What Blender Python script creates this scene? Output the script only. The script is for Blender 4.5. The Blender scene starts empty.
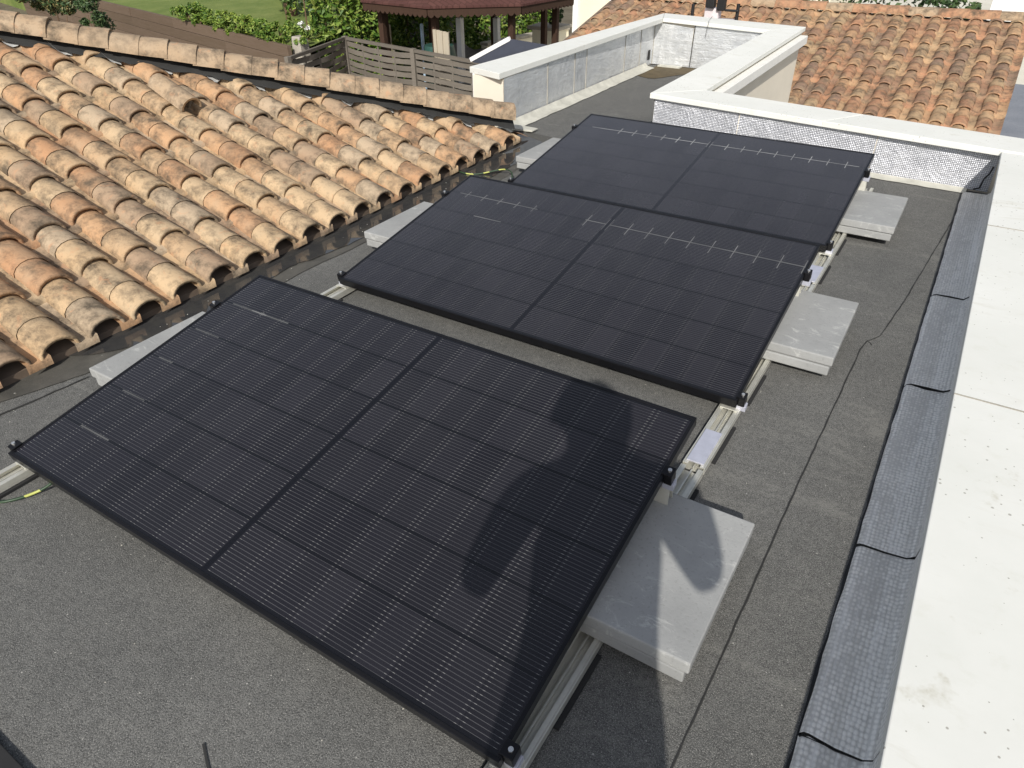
import bpy, bmesh, math, random
from mathutils import Vector, Matrix
random.seed(11)
R = random.Random(5)
scene = bpy.context.scene
COL = scene.collection
rad = math.radians

# ------------------------------------------------------------------ camera
CAM = Vector((2.1217, -0.5682, 1.4210))
CROT = (0.968012, 0.009108, 0.559131)
FPX = 710.44
cd = bpy.data.cameras.new('camera'); cam = bpy.data.objects.new('camera', cd); COL.objects.link(cam)
cam.location = CAM; cam.rotation_euler = CROT
cd.sensor_width = 36.0; cd.lens = FPX / 1024 * 36.0; cd.clip_start = 0.02; cd.clip_end = 600
scene.camera = cam
from mathutils import Euler
RM = Euler(CROT, 'XYZ').to_matrix()
def at(u, v, ax, val):
    """the real point seen at picture position (u, v) on the plane axis=val (used to survey the site)"""
    d = RM @ Vector(((u - 512) / FPX, -(v - 384) / FPX, -1))
    return CAM + d * ((val - CAM[ax]) / d[ax])

# ------------------------------------------------------------------ light
TO_SUN = Vector((0.50, -1.27, 1.0)).normalized()
sd = bpy.data.lights.new('sun', 'SUN'); sd.energy = 4.3; sd.angle = rad(0.55); sd.color = (1.0, 0.955, 0.88)
sun = bpy.data.objects.new('sun', sd); COL.objects.link(sun)
sun.location = (0, 0, 20)
sun.rotation_euler = TO_SUN.to_track_quat('Z', 'Y').to_euler()
w = bpy.data.worlds.new('World'); scene.world = w; w.use_nodes = True
nt = w.node_tree; nt.nodes.clear()
sky = nt.nodes.new('ShaderNodeTexSky'); sky.sky_type = 'NISHITA'; sky.sun_disc = False
sky.sun_elevation = math.asin(TO_SUN.z); sky.sun_rotation = math.atan2(TO_SUN.x, TO_SUN.y)
sky.air_density = 1.0; sky.dust_density = 1.5; sky.ozone_density = 1.0
bg = nt.nodes.new('ShaderNodeBackground'); bg.inputs['Strength'].default_value = 0.128
ow = nt.nodes.new('ShaderNodeOutputWorld')
hs = nt.nodes.new('ShaderNodeHueSaturation'); hs.inputs['Saturation'].default_value = 0.52; hs.inputs['Value'].default_value = 1.05
nt.links.new(sky.outputs[0], hs.inputs['Color']); nt.links.new(hs.outputs[0], bg.inputs[0]); nt.links.new(bg.outputs[0], ow.inputs[0])
vs = scene.view_settings
vs.view_transform = 'Standard'; vs.look = 'None'; vs.exposure = 0.0; vs.gamma = 1.0; vs.use_curve_mapping = False

# ------------------------------------------------------------------ materials
class Mat:
    def __init__(s, name, rough=0.7, metal=0.0, spec=0.4):
        s.m = bpy.data.materials.new(name); s.m.use_nodes = True
        s.t = s.m.node_tree; s.b = s.t.nodes['Principled BSDF']
        s.b.inputs['Roughness'].default_value = rough; s.b.inputs['Metallic'].default_value = metal
        s.b.inputs['Specular IOR Level'].default_value = spec
        s.tc = s.t.nodes.new('ShaderNodeTexCoord'); s.co = s.tc.outputs['Object']
    def n(s, typ, ins=None, **kw):
        nd = s.t.nodes.new(typ)
        for k, v in kw.items(): setattr(nd, k, v)
        for k, v in (ins or {}).items():
            if hasattr(v, 'is_linked') or hasattr(v, 'links'): s.t.links.new(v, nd.inputs[k])
            else: nd.inputs[k].default_value = v
        return nd
    def math(s, op, a, b=0.0, c=0.0):
        nd = s.t.nodes.new('ShaderNodeMath'); nd.operation = op
        for i, v in enumerate((a, b, c)):
            if hasattr(v, 'links'): s.t.links.new(v, nd.inputs[i])
            else: nd.inputs[i].default_value = v
        return nd.outputs[0]
    def random_offset(s):
        oi = s.n('ShaderNodeObjectInfo')
        sc = s.n('ShaderNodeVectorMath', {0: s.co}, operation='ADD')
        cm = s.n('ShaderNodeCombineXYZ', {0: s.math('MULTIPLY', oi.outputs['Random'], 37.0), 1: s.math('MULTIPLY', oi.outputs['Random'], 91.0), 2: 0.0})
        s.t.links.new(cm.outputs[0], sc.inputs[1]); s.co = sc.outputs[0]; return s
    def noise(s, scale, detail=3, rough=0.55, co=None, dist=0.0):
        return s.n('ShaderNodeTexNoise', {'Vector': co or s.co, 'Scale': scale, 'Detail': detail, 'Roughness': rough, 'Distortion': dist}).outputs['Fac']
    def scaled(s, x, y, z):
        return s.n('ShaderNodeMapping', {'Vector': s.co, 'Scale': (x, y, z)}).outputs[0]
    def ramp(s, fac, stops, interp='LINEAR'):
        nd = s.n('ShaderNodeValToRGB', {'Fac': fac}); cr = nd.color_ramp; cr.interpolation = interp
        while len(cr.elements) < len(stops): cr.elements.new(0.5)
        for e, (p, c) in zip(cr.elements, stops):
            e.position = p; e.color = (c, c, c, 1) if isinstance(c, (int, float)) else (*c, 1)
        return nd.outputs[0]
    def mix(s, fac, a, b, blend='MIX'):
        nd = s.t.nodes.new('ShaderNodeMix'); nd.data_type = 'RGBA'; nd.blend_type = blend
        for i, v in ((0, fac), (6, a), (7, b)):
            if hasattr(v, 'links'): s.t.links.new(v, nd.inputs[i])
            elif i == 0: nd.inputs[0].default_value = v
            else: nd.inputs[i].default_value = (*v, 1)
        return nd.outputs[2]
    def col(s, c):
        if hasattr(c, 'links'): s.t.links.new(c, s.b.inputs['Base Color'])
        else: s.b.inputs['Base Color'].default_value = (*c, 1)
        return s
    def rough(s, c): s.t.links.new(c, s.b.inputs['Roughness']); return s
    def bump(s, h, strength=0.4, dist=0.005):
        nd = s.n('ShaderNodeBump', {'Height': h, 'Strength': strength, 'Distance': dist})
        s.t.links.new(nd.outputs[0], s.b.inputs['Normal']); return s
    def island(s): return s.n('ShaderNodeNewGeometry').outputs['Random Per Island']
    def sep(s):
        o = s.n('ShaderNodeSeparateXYZ', {0: s.co}).outputs; return o[0], o[1], o[2]

def simple(name, c, rough=0.7, metal=0.0, var=0.25, scale=8.0, bump=0.0):
    m = Mat(name, rough, metal)
    m.random_offset()
    f = m.noise(scale, 5, 0.65)
    m.col(m.ramp(f, [(0.25, tuple(x * (1 - var) for x in c)), (0.75, tuple(min(1, x * (1 + var)) for x in c))]))
    if bump: m.bump(m.noise(scale * 8, 3), bump, 0.004)
    return m.m

def mat_bitumen():
    m = Mat('mineral_felt', 0.92, 0, 0.25)
    big = m.noise(1.6, 7, 0.68); mid = m.noise(14, 5, 0.7)
    c = m.ramp(big, [(0.3, (0.104, 0.105, 0.101)), (0.7, (0.168, 0.167, 0.158))])
    c = m.mix(m.ramp(mid, [(0.45, 0.0), (0.85, 0.5)]), c, (0.19, 0.187, 0.172))
    g = m.noise(240, 2, 0.7); g2 = m.noise(430, 1, 0.5); g3 = m.noise(85, 3, 0.7)
    c = m.mix(m.ramp(g3, [(0.40, 0.4), (0.55, 0.0)]), c, (0.058, 0.058, 0.056))
    c = m.mix(m.ramp(g3, [(0.58, 0.0), (0.72, 0.3)]), c, (0.23, 0.226, 0.21))
    c = m.mix(m.ramp(g, [(0.36, 0.75), (0.52, 0.0)]), c, (0.04, 0.04, 0.039))
    c = m.mix(m.ramp(g2, [(0.56, 0.0), (0.72, 0.75)]), c, (0.40, 0.39, 0.365))
    sp = m.n('ShaderNodeTexVoronoi', {'Vector': m.co, 'Scale': 28.0}).outputs['Distance']
    c = m.mix(m.ramp(sp, [(0.035, 0.8), (0.06, 0.0)]), c, (0.5, 0.49, 0.45))
    scuff = m.math('MULTIPLY', m.ramp(m.noise(2.2, 5, 0.65, m.scaled(0.6, 2.6, 1), 1.5), [(0.56, 0.0), (0.70, 1.0)]), m.ramp(g3, [(0.35, 0.2), (0.6, 0.8)]))
    c = m.mix(m.math('MULTIPLY', scuff, 0.6), c, (0.235, 0.23, 0.21))
    m.col(c); m.bump(m.math('ADD', g, m.math('MULTIPLY', mid, 0.6)), 0.7, 0.004)
    return m.m
def mat_wet():
    m = Mat('standing_water', 0.03, 0, 0.5)
    silt = m.noise(5, 6, 0.7)
    m.col(m.ramp(silt, [(0.4, (0.040, 0.040, 0.041)), (0.62, (0.060, 0.058, 0.054)), (0.8, (0.095, 0.085, 0.068))]))
    m.rough(m.ramp(silt, [(0.5, 0.015), (0.85, 0.11)]))
    m.bump(m.noise(7, 2), 0.03, 0.01)
    return m.m
def mat_damp():
    m = Mat('damp_felt', 0.6, 0, 0.35)
    g = m.noise(260, 2, 0.7)
    a = m.noise(9, 5, 0.7)
    c = m.ramp(a, [(0.3, (0.060, 0.058, 0.052)), (0.75, (0.125, 0.118, 0.102))])
    c = m.mix(m.ramp(g, [(0.56, 0.0), (0.7, 0.5)]), c, (0.15, 0.145, 0.13))
    sp = m.n('ShaderNodeTexVoronoi', {'Vector': m.co, 'Scale': 22.0}).outputs['Distance']
    c = m.mix(m.ramp(sp, [(0.05, 0.9), (0.09, 0.0)]), c, (0.42, 0.41, 0.37))
    m.col(c); m.bump(g, 0.4, 0.003); return m.m
def mat_tile(kind):
    m = Mat('terracotta_' + kind, 0.9, 0, 0.2)
    isl = m.island()
    if kind == 'buff':
        base = m.ramp(isl, [(0.0, (0.476, 0.323, 0.191)), (0.16, (0.525, 0.380, 0.233)), (0.32, (0.444, 0.251, 0.137)), (0.46, (0.510, 0.355, 0.208)), (0.6, (0.361, 0.251, 0.166)), (0.74, (0.493, 0.299, 0.166)), (0.88, (0.444, 0.339, 0.233)), (1.0, (0.493, 0.363, 0.225))], 'CONSTANT')
        lich = (0.40, 0.325, 0.225)
    elif kind == 'cap':
        base = m.ramp(isl, [(0.0, (0.460, 0.322, 0.190)), (0.3, (0.550, 0.395, 0.228)), (0.5, (0.400, 0.291, 0.190)), (0.7, (0.560, 0.374, 0.209)), (0.85, (0.500, 0.385, 0.247))], 'CONSTANT')
        lich = (0.42, 0.34, 0.25)
    else:
        base = m.ramp(isl, [(0.0, (0.356, 0.190, 0.113)), (0.18, (0.436, 0.260, 0.148)), (0.36, (0.297, 0.174, 0.113)), (0.52, (0.416, 0.220, 0.129)), (0.66, (0.396, 0.265, 0.158)), (0.8, (0.257, 0.165, 0.118)), (0.92, (0.455, 0.290, 0.168))], 'CONSTANT')
        lich = (0.36, 0.29, 0.18)
    # a different patch of weathering on every tile
    off = m.n('ShaderNodeCombineXYZ', {0: m.math('MULTIPLY', isl, 53.0), 1: m.math('MULTIPLY', isl, 19.0), 2: m.math('MULTIPLY', isl, 77.0)}).outputs[0]
    co = m.n('ShaderNodeVectorMath', {0: m.co, 1: off}, operation='ADD').outputs[0]
    a = m.noise(7, 5, 0.6, co); b = m.noise(10, 6, 0.72, co); d = m.noise(90, 3, 0.6, co)
    c = m.mix(m.ramp(a, [(0.40, 0.0), (0.75, 0.55)]), base, lich)
    wide = m.noise(1.4, 4, 0.6)
    soot = m.math('MULTIPLY', m.ramp(b, [(0.44, 0.0), (0.66, 1.0)]), m.ramp(wide, [(0.28, 0.45), (0.48, 1.0)]))
    c = m.mix(m.math('MULTIPLY', soot, 0.9), c, (0.085, 0.068, 0.05))
    c = m.mix(m.math('MULTIPLY', m.ramp(d, [(0.60, 0.0), (0.74, 1.0)]), 0.4), c, (0.15, 0.12, 0.085))
    c = m.mix(m.math('MULTIPLY', m.ramp(m.noise(17, 4, 0.6, co, 0.8), [(0.60, 0.0), (0.68, 1.0)]), 0.4), c, (0.50, 0.27, 0.15))
    m.col(c); m.bump(m.math('ADD', d, m.math('MULTIPLY', b, 1.5)), 0.35, 0.004)
    return m.m
def mat_foil(kind):
    m = Mat('foil_' + kind, 0.38, 0.55, 0.5)
    x, y, z = m.sep()
    st = m.noise(3.5, 6, 0.7); st2 = m.noise(18, 5, 0.7)
    if kind == 'bubble':
        def cell(v): return m.math('ABSOLUTE', m.math('SUBTRACT', m.math('FRACT', m.math('MULTIPLY', v, 1 / 0.0100)), 0.5))
        gx, gz = cell(x), cell(z)
        r = m.math('SQRT', m.math('ADD', m.math('MULTIPLY', gx, gx), m.math('MULTIPLY', gz, gz)))
        dome = m.ramp(r, [(0.12, 1.0), (0.5, 0.0)])
        c = m.mix(dome, (0.36, 0.37, 0.41), (0.78, 0.79, 0.82))
        c = m.mix(m.ramp(st2, [(0.5, 0.0), (0.75, 0.5)]), c, (0.76, 0.77, 0.79))
        c = m.mix(m.ramp(m.noise(7, 6, 0.75, m.scaled(1, 1, 2)), [(0.5, 0.0), (0.7, 0.5)]), c, (0.36, 0.37, 0.40))
        h = m.math('ADD', m.math('MULTIPLY', dome, 0.7), m.math('ADD', st2, m.math('MULTIPLY', m.noise(6, 6, 0.72, None, 2.0), 5.0)))
        m.bump(h, 0.6, 0.005)
    else:
        c = m.ramp(st, [(0.3, (0.56, 0.58, 0.60)), (0.7, (0.76, 0.77, 0.77))])
        lay = m.noise(6, 5, 0.7, m.scaled(1, 1, 6))
        c = m.mix(m.ramp(lay, [(0.5, 0.0), (0.7, 0.4)]), c, (0.88, 0.88, 0.87))
        crk = m.noise(40, 4, 0.7, m.scaled(1, 1, 3))
        c = m.mix(m.ramp(crk, [(0.62, 0.0), (0.7, 0.5)]), c, (0.36, 0.37, 0.38))
        m.bump(m.math('ADD', m.math('MULTIPLY', lay, 1.2), m.math('ADD', m.math('MULTIPLY', crk, 0.5), m.math('MULTIPLY', m.noise(5, 6, 0.7, None, 2.5), 1.8))), 0.5, 0.008)
    m.col(c); m.rough(m.ramp(st2, [(0.3, 0.3), (0.7, 0.55)]))
    return m.m
def mat_upstand():
    m = Mat('embossed_aluminium', 0.5, 0.0, 0.7)
    x, y, z = m.sep()
    v = m.n('ShaderNodeTexVoronoi', {'Vector': m.scaled(105, 75, 105), 'Scale': 1.0, 'Randomness': 0.3}).outputs['Distance']
    streak = m.noise(60, 4, 0.6, m.scaled(1, 0.02, 1.2)); big = m.noise(5, 5, 0.7)
    c = m.ramp(v, [(0.28, (1.0, 0.97, 0.91)), (0.62, (0.60, 0.58, 0.545))])
    c = m.mix(m.ramp(streak, [(0.40, 0.4), (0.55, 0.0)]), c, (0.62, 0.60, 0.55))
    c = m.mix(m.ramp(streak, [(0.56, 0.0), (0.7, 0.6)]), c, (0.98, 0.96, 0.92))
    c = m.mix(m.ramp(big, [(0.5, 0.0), (0.72, 0.4)]), c, (0.72, 0.70, 0.65))
    m.col(c); m.bump(m.math('ADD', m.math('SUBTRACT', 1.0, v), m.math('ADD', m.math('MULTIPLY', m.noise(24, 5, 0.7), 2.0), m.math('MULTIPLY', streak, 1.2))), 0.7, 0.004)
    return m.m
def mat_coping():
    m = Mat('coping_paint', 0.75, 0, 0.3); m.random_offset()
    a = m.noise(2.2, 6, 0.65); b = m.noise(14, 6, 0.7)
    c = m.ramp(a, [(0.3, (0.68, 0.685, 0.64)), (0.7, (0.75, 0.75, 0.71))])
    c = m.mix(m.math('MULTIPLY', m.ramp(b, [(0.56, 0.0), (0.75, 1.0)]), 0.5), c, (0.62, 0.62, 0.55))
    patch = m.math('MULTIPLY', m.ramp(m.noise(5.5, 5, 0.7), [(0.62, 0.0), (0.75, 1.0)]), m.ramp(b, [(0.45, 0.2), (0.65, 1.0)]))
    c = m.mix(m.math('MULTIPLY', patch, 0.8), c, (0.40, 0.37, 0.26))
    v = m.n('ShaderNodeTexVoronoi', {'Vector': m.co, 'Scale': 52.0}); vc = v.outputs['Color']; vd = v.outputs['Distance']
    sz = m.math('MULTIPLY', m.math('GREATER_THAN', m.n('ShaderNodeSeparateXYZ', {0: vc}).outputs[0], 0.5), m.ramp(m.noise(3, 3), [(0.40, 0.04), (0.62, 0.19)]))
    c = m.mix(m.math('MULTIPLY', m.math('LESS_THAN', vd, sz), 0.7), c, (0.26, 0.245, 0.20))
    run = m.math('MULTIPLY', m.ramp(m.noise(9, 5, 0.7, m.scaled(0.5, 1.6, 1), 0.6), [(0.55, 0.0), (0.72, 1.0)]), m.ramp(a, [(0.45, 0.1), (0.6, 0.8)]))
    c = m.mix(m.math('MULTIPLY', run, 0.6), c, (0.50, 0.475, 0.38))
    m.col(c); m.bump(b, 0.12, 0.003); return m.m
def mat_slab():
    m = Mat('precast_concrete', 0.85, 0, 0.3); m.random_offset()
    a = m.noise(4, 6, 0.65); b = m.noise(120, 3, 0.6)
    c = m.ramp(a, [(0.3, (0.275, 0.279, 0.275)), (0.7, (0.365, 0.368, 0.36))])
    sc = m.noise(7, 7, 0.8, m.scaled(1, 2.4, 1), 1.2)
    c = m.mix(m.math('MULTIPLY', m.ramp(sc, [(0.56, 0.0), (0.66, 1.0)]), 0.55), c, (0.60, 0.60, 0.57))
    c = m.mix(m.math('MULTIPLY', m.ramp(b, [(0.3, 1.0), (0.42, 0.0)]), 0.4), c, (0.2, 0.2, 0.19))
    m.col(c); m.bump(b, 0.25, 0.003); return m.m
PW, PL = 1.722, 1.0132
def mat_glass(glints, seed):
    """black cells under glass: busbar wires along x, soldered dots at the half-cell gaps, dark gaps, a dark middle"""
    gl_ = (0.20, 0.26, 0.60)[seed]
    m = Mat('solar_cells_' + 'abc'[seed], 0.13, 0, 0.5)
    x, y, z = m.sep()
    hc = (PW / 2 - 0.022) / 9
    xs = m.math('SUBTRACT', m.math('ABSOLUTE', m.math('SUBTRACT', x, PW / 2)), 0.008)   # distance from the middle gap
    cx = m.math('FRACT', m.math('DIVIDE', xs, hc))
    ex = m.math('MULTIPLY', m.math('MINIMUM', cx, m.math('SUBTRACT', 1.0, cx)), hc)      # metres to the nearest half-cell gap
    ch = (PL - 0.03) / 6
    yy = m.math('DIVIDE', m.math('SUBTRACT', y, 0.015), ch)
    cy = m.math('FRACT', yy)
    ey = m.math('MULTIPLY', m.math('MINIMUM', cy, m.math('SUBTRACT', 1.0, cy)), ch)
    nb = 16
    wy = m.math('ABSOLUTE', m.math('SUBTRACT', m.math('FRACT', m.math('MULTIPLY', cy, nb)), 0.5))
    wire = m.ramp(wy, [(0.035, 1.0), (0.075, 0.0)])
    inside = m.math('MULTIPLY', m.math('GREATER_THAN', xs, 0.002), m.math('MULTIPLY', m.math('GREATER_THAN', y, 0.018), m.math('LESS_THAN', y, PL - 0.018)))
    inside = m.math('MULTIPLY', inside, m.math('LESS_THAN', xs, hc * 9 - 0.001))
    cellid = m.n('ShaderNodeCombineXYZ', {0: m.math('FLOOR', m.math('DIVIDE', xs, hc)), 1: m.math('FLOOR', yy), 2: m.math('GREATER_THAN', x, PW / 2)}).outputs[0]
    wn = m.n('ShaderNodeTexWhiteNoise', {'Vector': cellid}).outputs['Value']
    dust = m.noise(2.2, 6, 0.7); d2 = m.noise(60, 4, 0.7)
    c = m.mix(wn, (0.0065, 0.006, 0.0095), (0.0135, 0.0125, 0.0175))
    c = m.mix(m.ramp(dust, [(0.35, 0.015), (0.8, 0.10)]), c, (0.10, 0.10, 0.098))
    c = m.mix(m.math('LESS_THAN', ex, 0.0010), c, (0.009, 0.0085, 0.011))
    dot = m.math('MULTIPLY', m.math('GREATER_THAN', ex, 0.0042), m.math('LESS_THAN', ex, 0.0105))
    wl = m.ramp(m.noise(1.7, 3), [(0.3, (0.055, 0.056, 0.06)), (0.7, (0.125, 0.125, 0.13))])
    dc_ = (0.25, 0.15, 0.11)[seed]
    wc = m.mix(dot, wl, (dc_, dc_, dc_ * 0.97))
    wm = m.math('MULTIPLY', wire, inside)
    c = m.mix(m.math('MULTIPLY', wm, 0.85), c, wc)
    c = m.mix(m.math('LESS_THAN', ey, 0.0048), c, (0.0055, 0.0055, 0.0075))
    mid = m.math('LESS_THAN', xs, -0.0005)
    c = m.mix(mid, c, (0.004, 0.004, 0.006))
    # sun glints painted as bright lines and ticks in a few cell gaps
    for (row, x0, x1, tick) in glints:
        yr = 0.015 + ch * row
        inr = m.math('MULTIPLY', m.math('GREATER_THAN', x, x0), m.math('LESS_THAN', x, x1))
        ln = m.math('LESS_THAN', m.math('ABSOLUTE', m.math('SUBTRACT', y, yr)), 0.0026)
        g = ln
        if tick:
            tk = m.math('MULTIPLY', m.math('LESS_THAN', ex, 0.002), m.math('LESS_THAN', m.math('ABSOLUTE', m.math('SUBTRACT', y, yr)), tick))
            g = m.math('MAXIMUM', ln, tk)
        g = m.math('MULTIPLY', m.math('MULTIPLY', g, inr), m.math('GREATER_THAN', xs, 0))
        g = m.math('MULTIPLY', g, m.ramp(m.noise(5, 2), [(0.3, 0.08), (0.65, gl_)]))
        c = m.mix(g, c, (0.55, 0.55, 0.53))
    m.col(c); m.b.inputs['Sheen Weight'].default_value = (0.03, 0.10, 0.14)[seed]; m.b.inputs['Sheen Roughness'].default_value = 0.45; m.b.inputs['Sheen Tint'].default_value = (0.95, 0.93, 1.0, 1)
    m.rough(m.ramp(d2, [(0.3, 0.16), (0.7, 0.26)]))
    m.bump(d2, 0.02, 0.001)
    return m.m
def mat_leaf(name, stops):
    m = Mat(name, 0.5, 0, 0.35)
    m.col(m.ramp(m.island(), stops))
    m.b.inputs['Transmission Weight'].default_value = 0.0
    return m.m
def mat_wood(name, c1, c2, sc=(1, 1, 14)):
    m = Mat(name, 0.85, 0, 0.2); m.random_offset()
    g = m.noise(4, 6, 0.7, m.scaled(*sc)); isl = m.island()
    c = m.mix(g, c1, c2)
    c = m.mix(m.math('MULTIPLY', isl, 0.35), c, tuple(x * 0.55 for x in c1))
    m.col(c); m.bump(g, 0.3, 0.004); return m.m
def mat_ground(name, a, b, sc):
    m = Mat(name, 0.95, 0, 0.15)
    f = m.noise(sc, 7, 0.72); m.col(m.ramp(f, [(0.3, a), (0.7, b)])); m.bump(m.noise(sc * 12, 3), 0.6, 0.03); return m.m

M = dict(
    felt=mat_bitumen(), wet=mat_wet(), damp=mat_damp(), buff=mat_tile('buff'), cap=mat_tile('cap'), red=mat_tile('brown'),
    foil=mat_foil('bubble'), foil_smooth=mat_foil('smooth'), upstand=mat_upstand(), coping=mat_coping(), slab=mat_slab(),
    frame=simple('black_anodised', (0.012, 0.012, 0.014), 0.35, 0.4), alu=simple('mill_aluminium', (0.68, 0.67, 0.60), 0.42, 0.55, 0.12, 20),
    zinc=simple('galvanised_plate', (0.62, 0.63, 0.72), 0.45, 0.45, 0.1, 30), steel=simple('bolt_steel', (0.75, 0.75, 0.74), 0.25, 0.8, 0.05),
    rubber=simple('rubber_mat', (0.02, 0.02, 0.021), 0.9), render=simple('cream_render', (0.72, 0.66, 0.55), 0.9, 0, 0.06, 3, 0.2),
    ledge=simple('ledge_paint', (0.74, 0.73, 0.69), 0.75, 0, 0.06), strip=simple('flashing_strip', (0.50, 0.49, 0.43), 0.7, 0, 0.25, 9),
    grey_joint=simple('grey_joint', (0.36, 0.34, 0.29), 0.9), bead=simple('bitumen_bead', (0.016, 0.016, 0.016), 0.6), joint=simple('joint_line', (0.03, 0.03, 0.029), 0.9),
    white=simple('white_render', (0.80, 0.80, 0.80), 0.8, 0, 0.05, 2), cream=simple('house_cream', (0.74, 0.69, 0.55), 0.9, 0, 0.05, 2),
    deck=simple('roof_deck', (0.16, 0.12, 0.09), 0.9), mortar=simple('white_flashing', (0.62, 0.62, 0.60), 0.6, 0.1, 0.2, 20),
    glass=simple('window_glass', (0.02, 0.022, 0.026), 0.08),
    ygcable=None, black=simple('black_plastic', (0.015, 0.015, 0.016), 0.5),
    lawn=mat_ground('lawn', (0.085, 0.135, 0.03), (0.21, 0.24, 0.075), 0.55), soil=mat_ground('soil', (0.10, 0.085, 0.06), (0.19, 0.165, 0.12), 1.5),
    drive=mat_ground('pale_concrete', (0.60, 0.57, 0.48), (0.70, 0.67, 0.58), 0.7), road=mat_ground('asphalt', (0.19, 0.205, 0.235), (0.24, 0.255, 0.285), 2.0),
    fence=mat_wood('weathered_fence', (0.13, 0.112, 0.092), (0.25, 0.222, 0.188), (2, 2, 16)),
    brown=mat_wood('brown_boards', (0.10, 0.07, 0.039), (0.20, 0.145, 0.115), (0.6, 0.6, 9)),
    stain=mat_wood('dark_stained_wood', (0.035, 0.021, 0.015), (0.080, 0.044, 0.029), (9, 9, 1)),
    pale=mat_wood('pale_timber', (0.38, 0.33, 0.25), (0.56, 0.50, 0.40), (12, 12, 1)),
    shingle=None, bark=mat_wood('bark', (0.09, 0.06, 0.04), (0.24, 0.15, 0.09), (9, 9, 2)),
    concrete=simple('old_concrete', (0.36, 0.33, 0.28), 0.9, 0, 0.25, 10, 0.3),
    tarp=simple('grey_tarpaulin', (0.24, 0.235, 0.225), 0.7, 0, 0.3, 6), blue=simple('pale_blue_pole', (0.42, 0.55, 0.68), 0.5),
    slate=simple('slate_blue_sheet', (0.05, 0.055, 0.075), 0.4, 0, 0.1), green=simple('dark_green_plastic', (0.03, 0.085, 0.07), 0.5),
    laurel=mat_leaf('laurel_leaves', [(0.0, (0.035, 0.085, 0.012)), (0.35, (0.085, 0.16, 0.022)), (0.7, (0.17, 0.25, 0.04)), (1.0, (0.27, 0.32, 0.075))]),
    dark=mat_leaf('dark_leaves', [(0.0, (0.018, 0.04, 0.014)), (0.6, (0.05, 0.09, 0.03)), (1.0, (0.10, 0.14, 0.05))]),
    mixed=mat_leaf('mixed_leaves', [(0.0, (0.03, 0.07, 0.025)), (0.5, (0.09, 0.13, 0.05)), (0.75, (0.22, 0.16, 0.06)), (1.0, (0.18, 0.20, 0.09))]),
    yellow=mat_leaf('lime_leaves', [(0.0, (0.06, 0.12, 0.02)), (0.5, (0.16, 0.24, 0.04)), (1.0, (0.30, 0.36, 0.07))]),
    petal=simple('white_petals', (0.75, 0.75, 0.72), 0.6),
    skin=simple('skin', (0.50, 0.30, 0.21), 0.5, 0, 0.06), hair=simple('dark_hair', (0.025, 0.018, 0.013), 0.6),
    shirt=simple('navy_cotton', (0.04, 0.05, 0.09), 0.9, 0, 0.15, 12), jeans=simple('grey_trousers', (0.09, 0.09, 0.10), 0.9, 0, 0.15, 12), shoe=simple('dark_shoes', (0.03, 0.028, 0.026), 0.7),
)
def mat_cable():
    m = Mat('earth_cable', 0.45)
    x, y, z = m.sep()
    ang = m.math('SINE', m.math('MULTIPLY', m.math('ADD', x, m.math('ADD', y, z)), 42.0))
    m.col(m.mix(m.math('GREATER_THAN', ang, 0.35), (0.03, 0.06, 0.03), (0.46, 0.48, 0.13))); return m.m
M['ygcable'] = mat_cable()
def mat_shingle():
    m = Mat('red_shingle', 0.95, 0, 0.15)
    br = m.n('ShaderNodeTexBrick', {'Vector': m.scaled(1, 1, 2.2), 'Scale': 3.0, 'Mortar Size': 0.02, 'Color1': (0.078, 0.036, 0.032, 1), 'Color2': (0.105, 0.050, 0.043, 1), 'Mortar': (0.05, 0.025, 0.02, 1)})
    n = m.noise(60, 3)
    m.col(m.mix(m.math('MULTIPLY', n, 0.4), br.outputs['Color'], (0.08, 0.035, 0.03))); m.bump(n, 0.5, 0.01); return m.m
M['shingle'] = mat_shingle()

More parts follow.
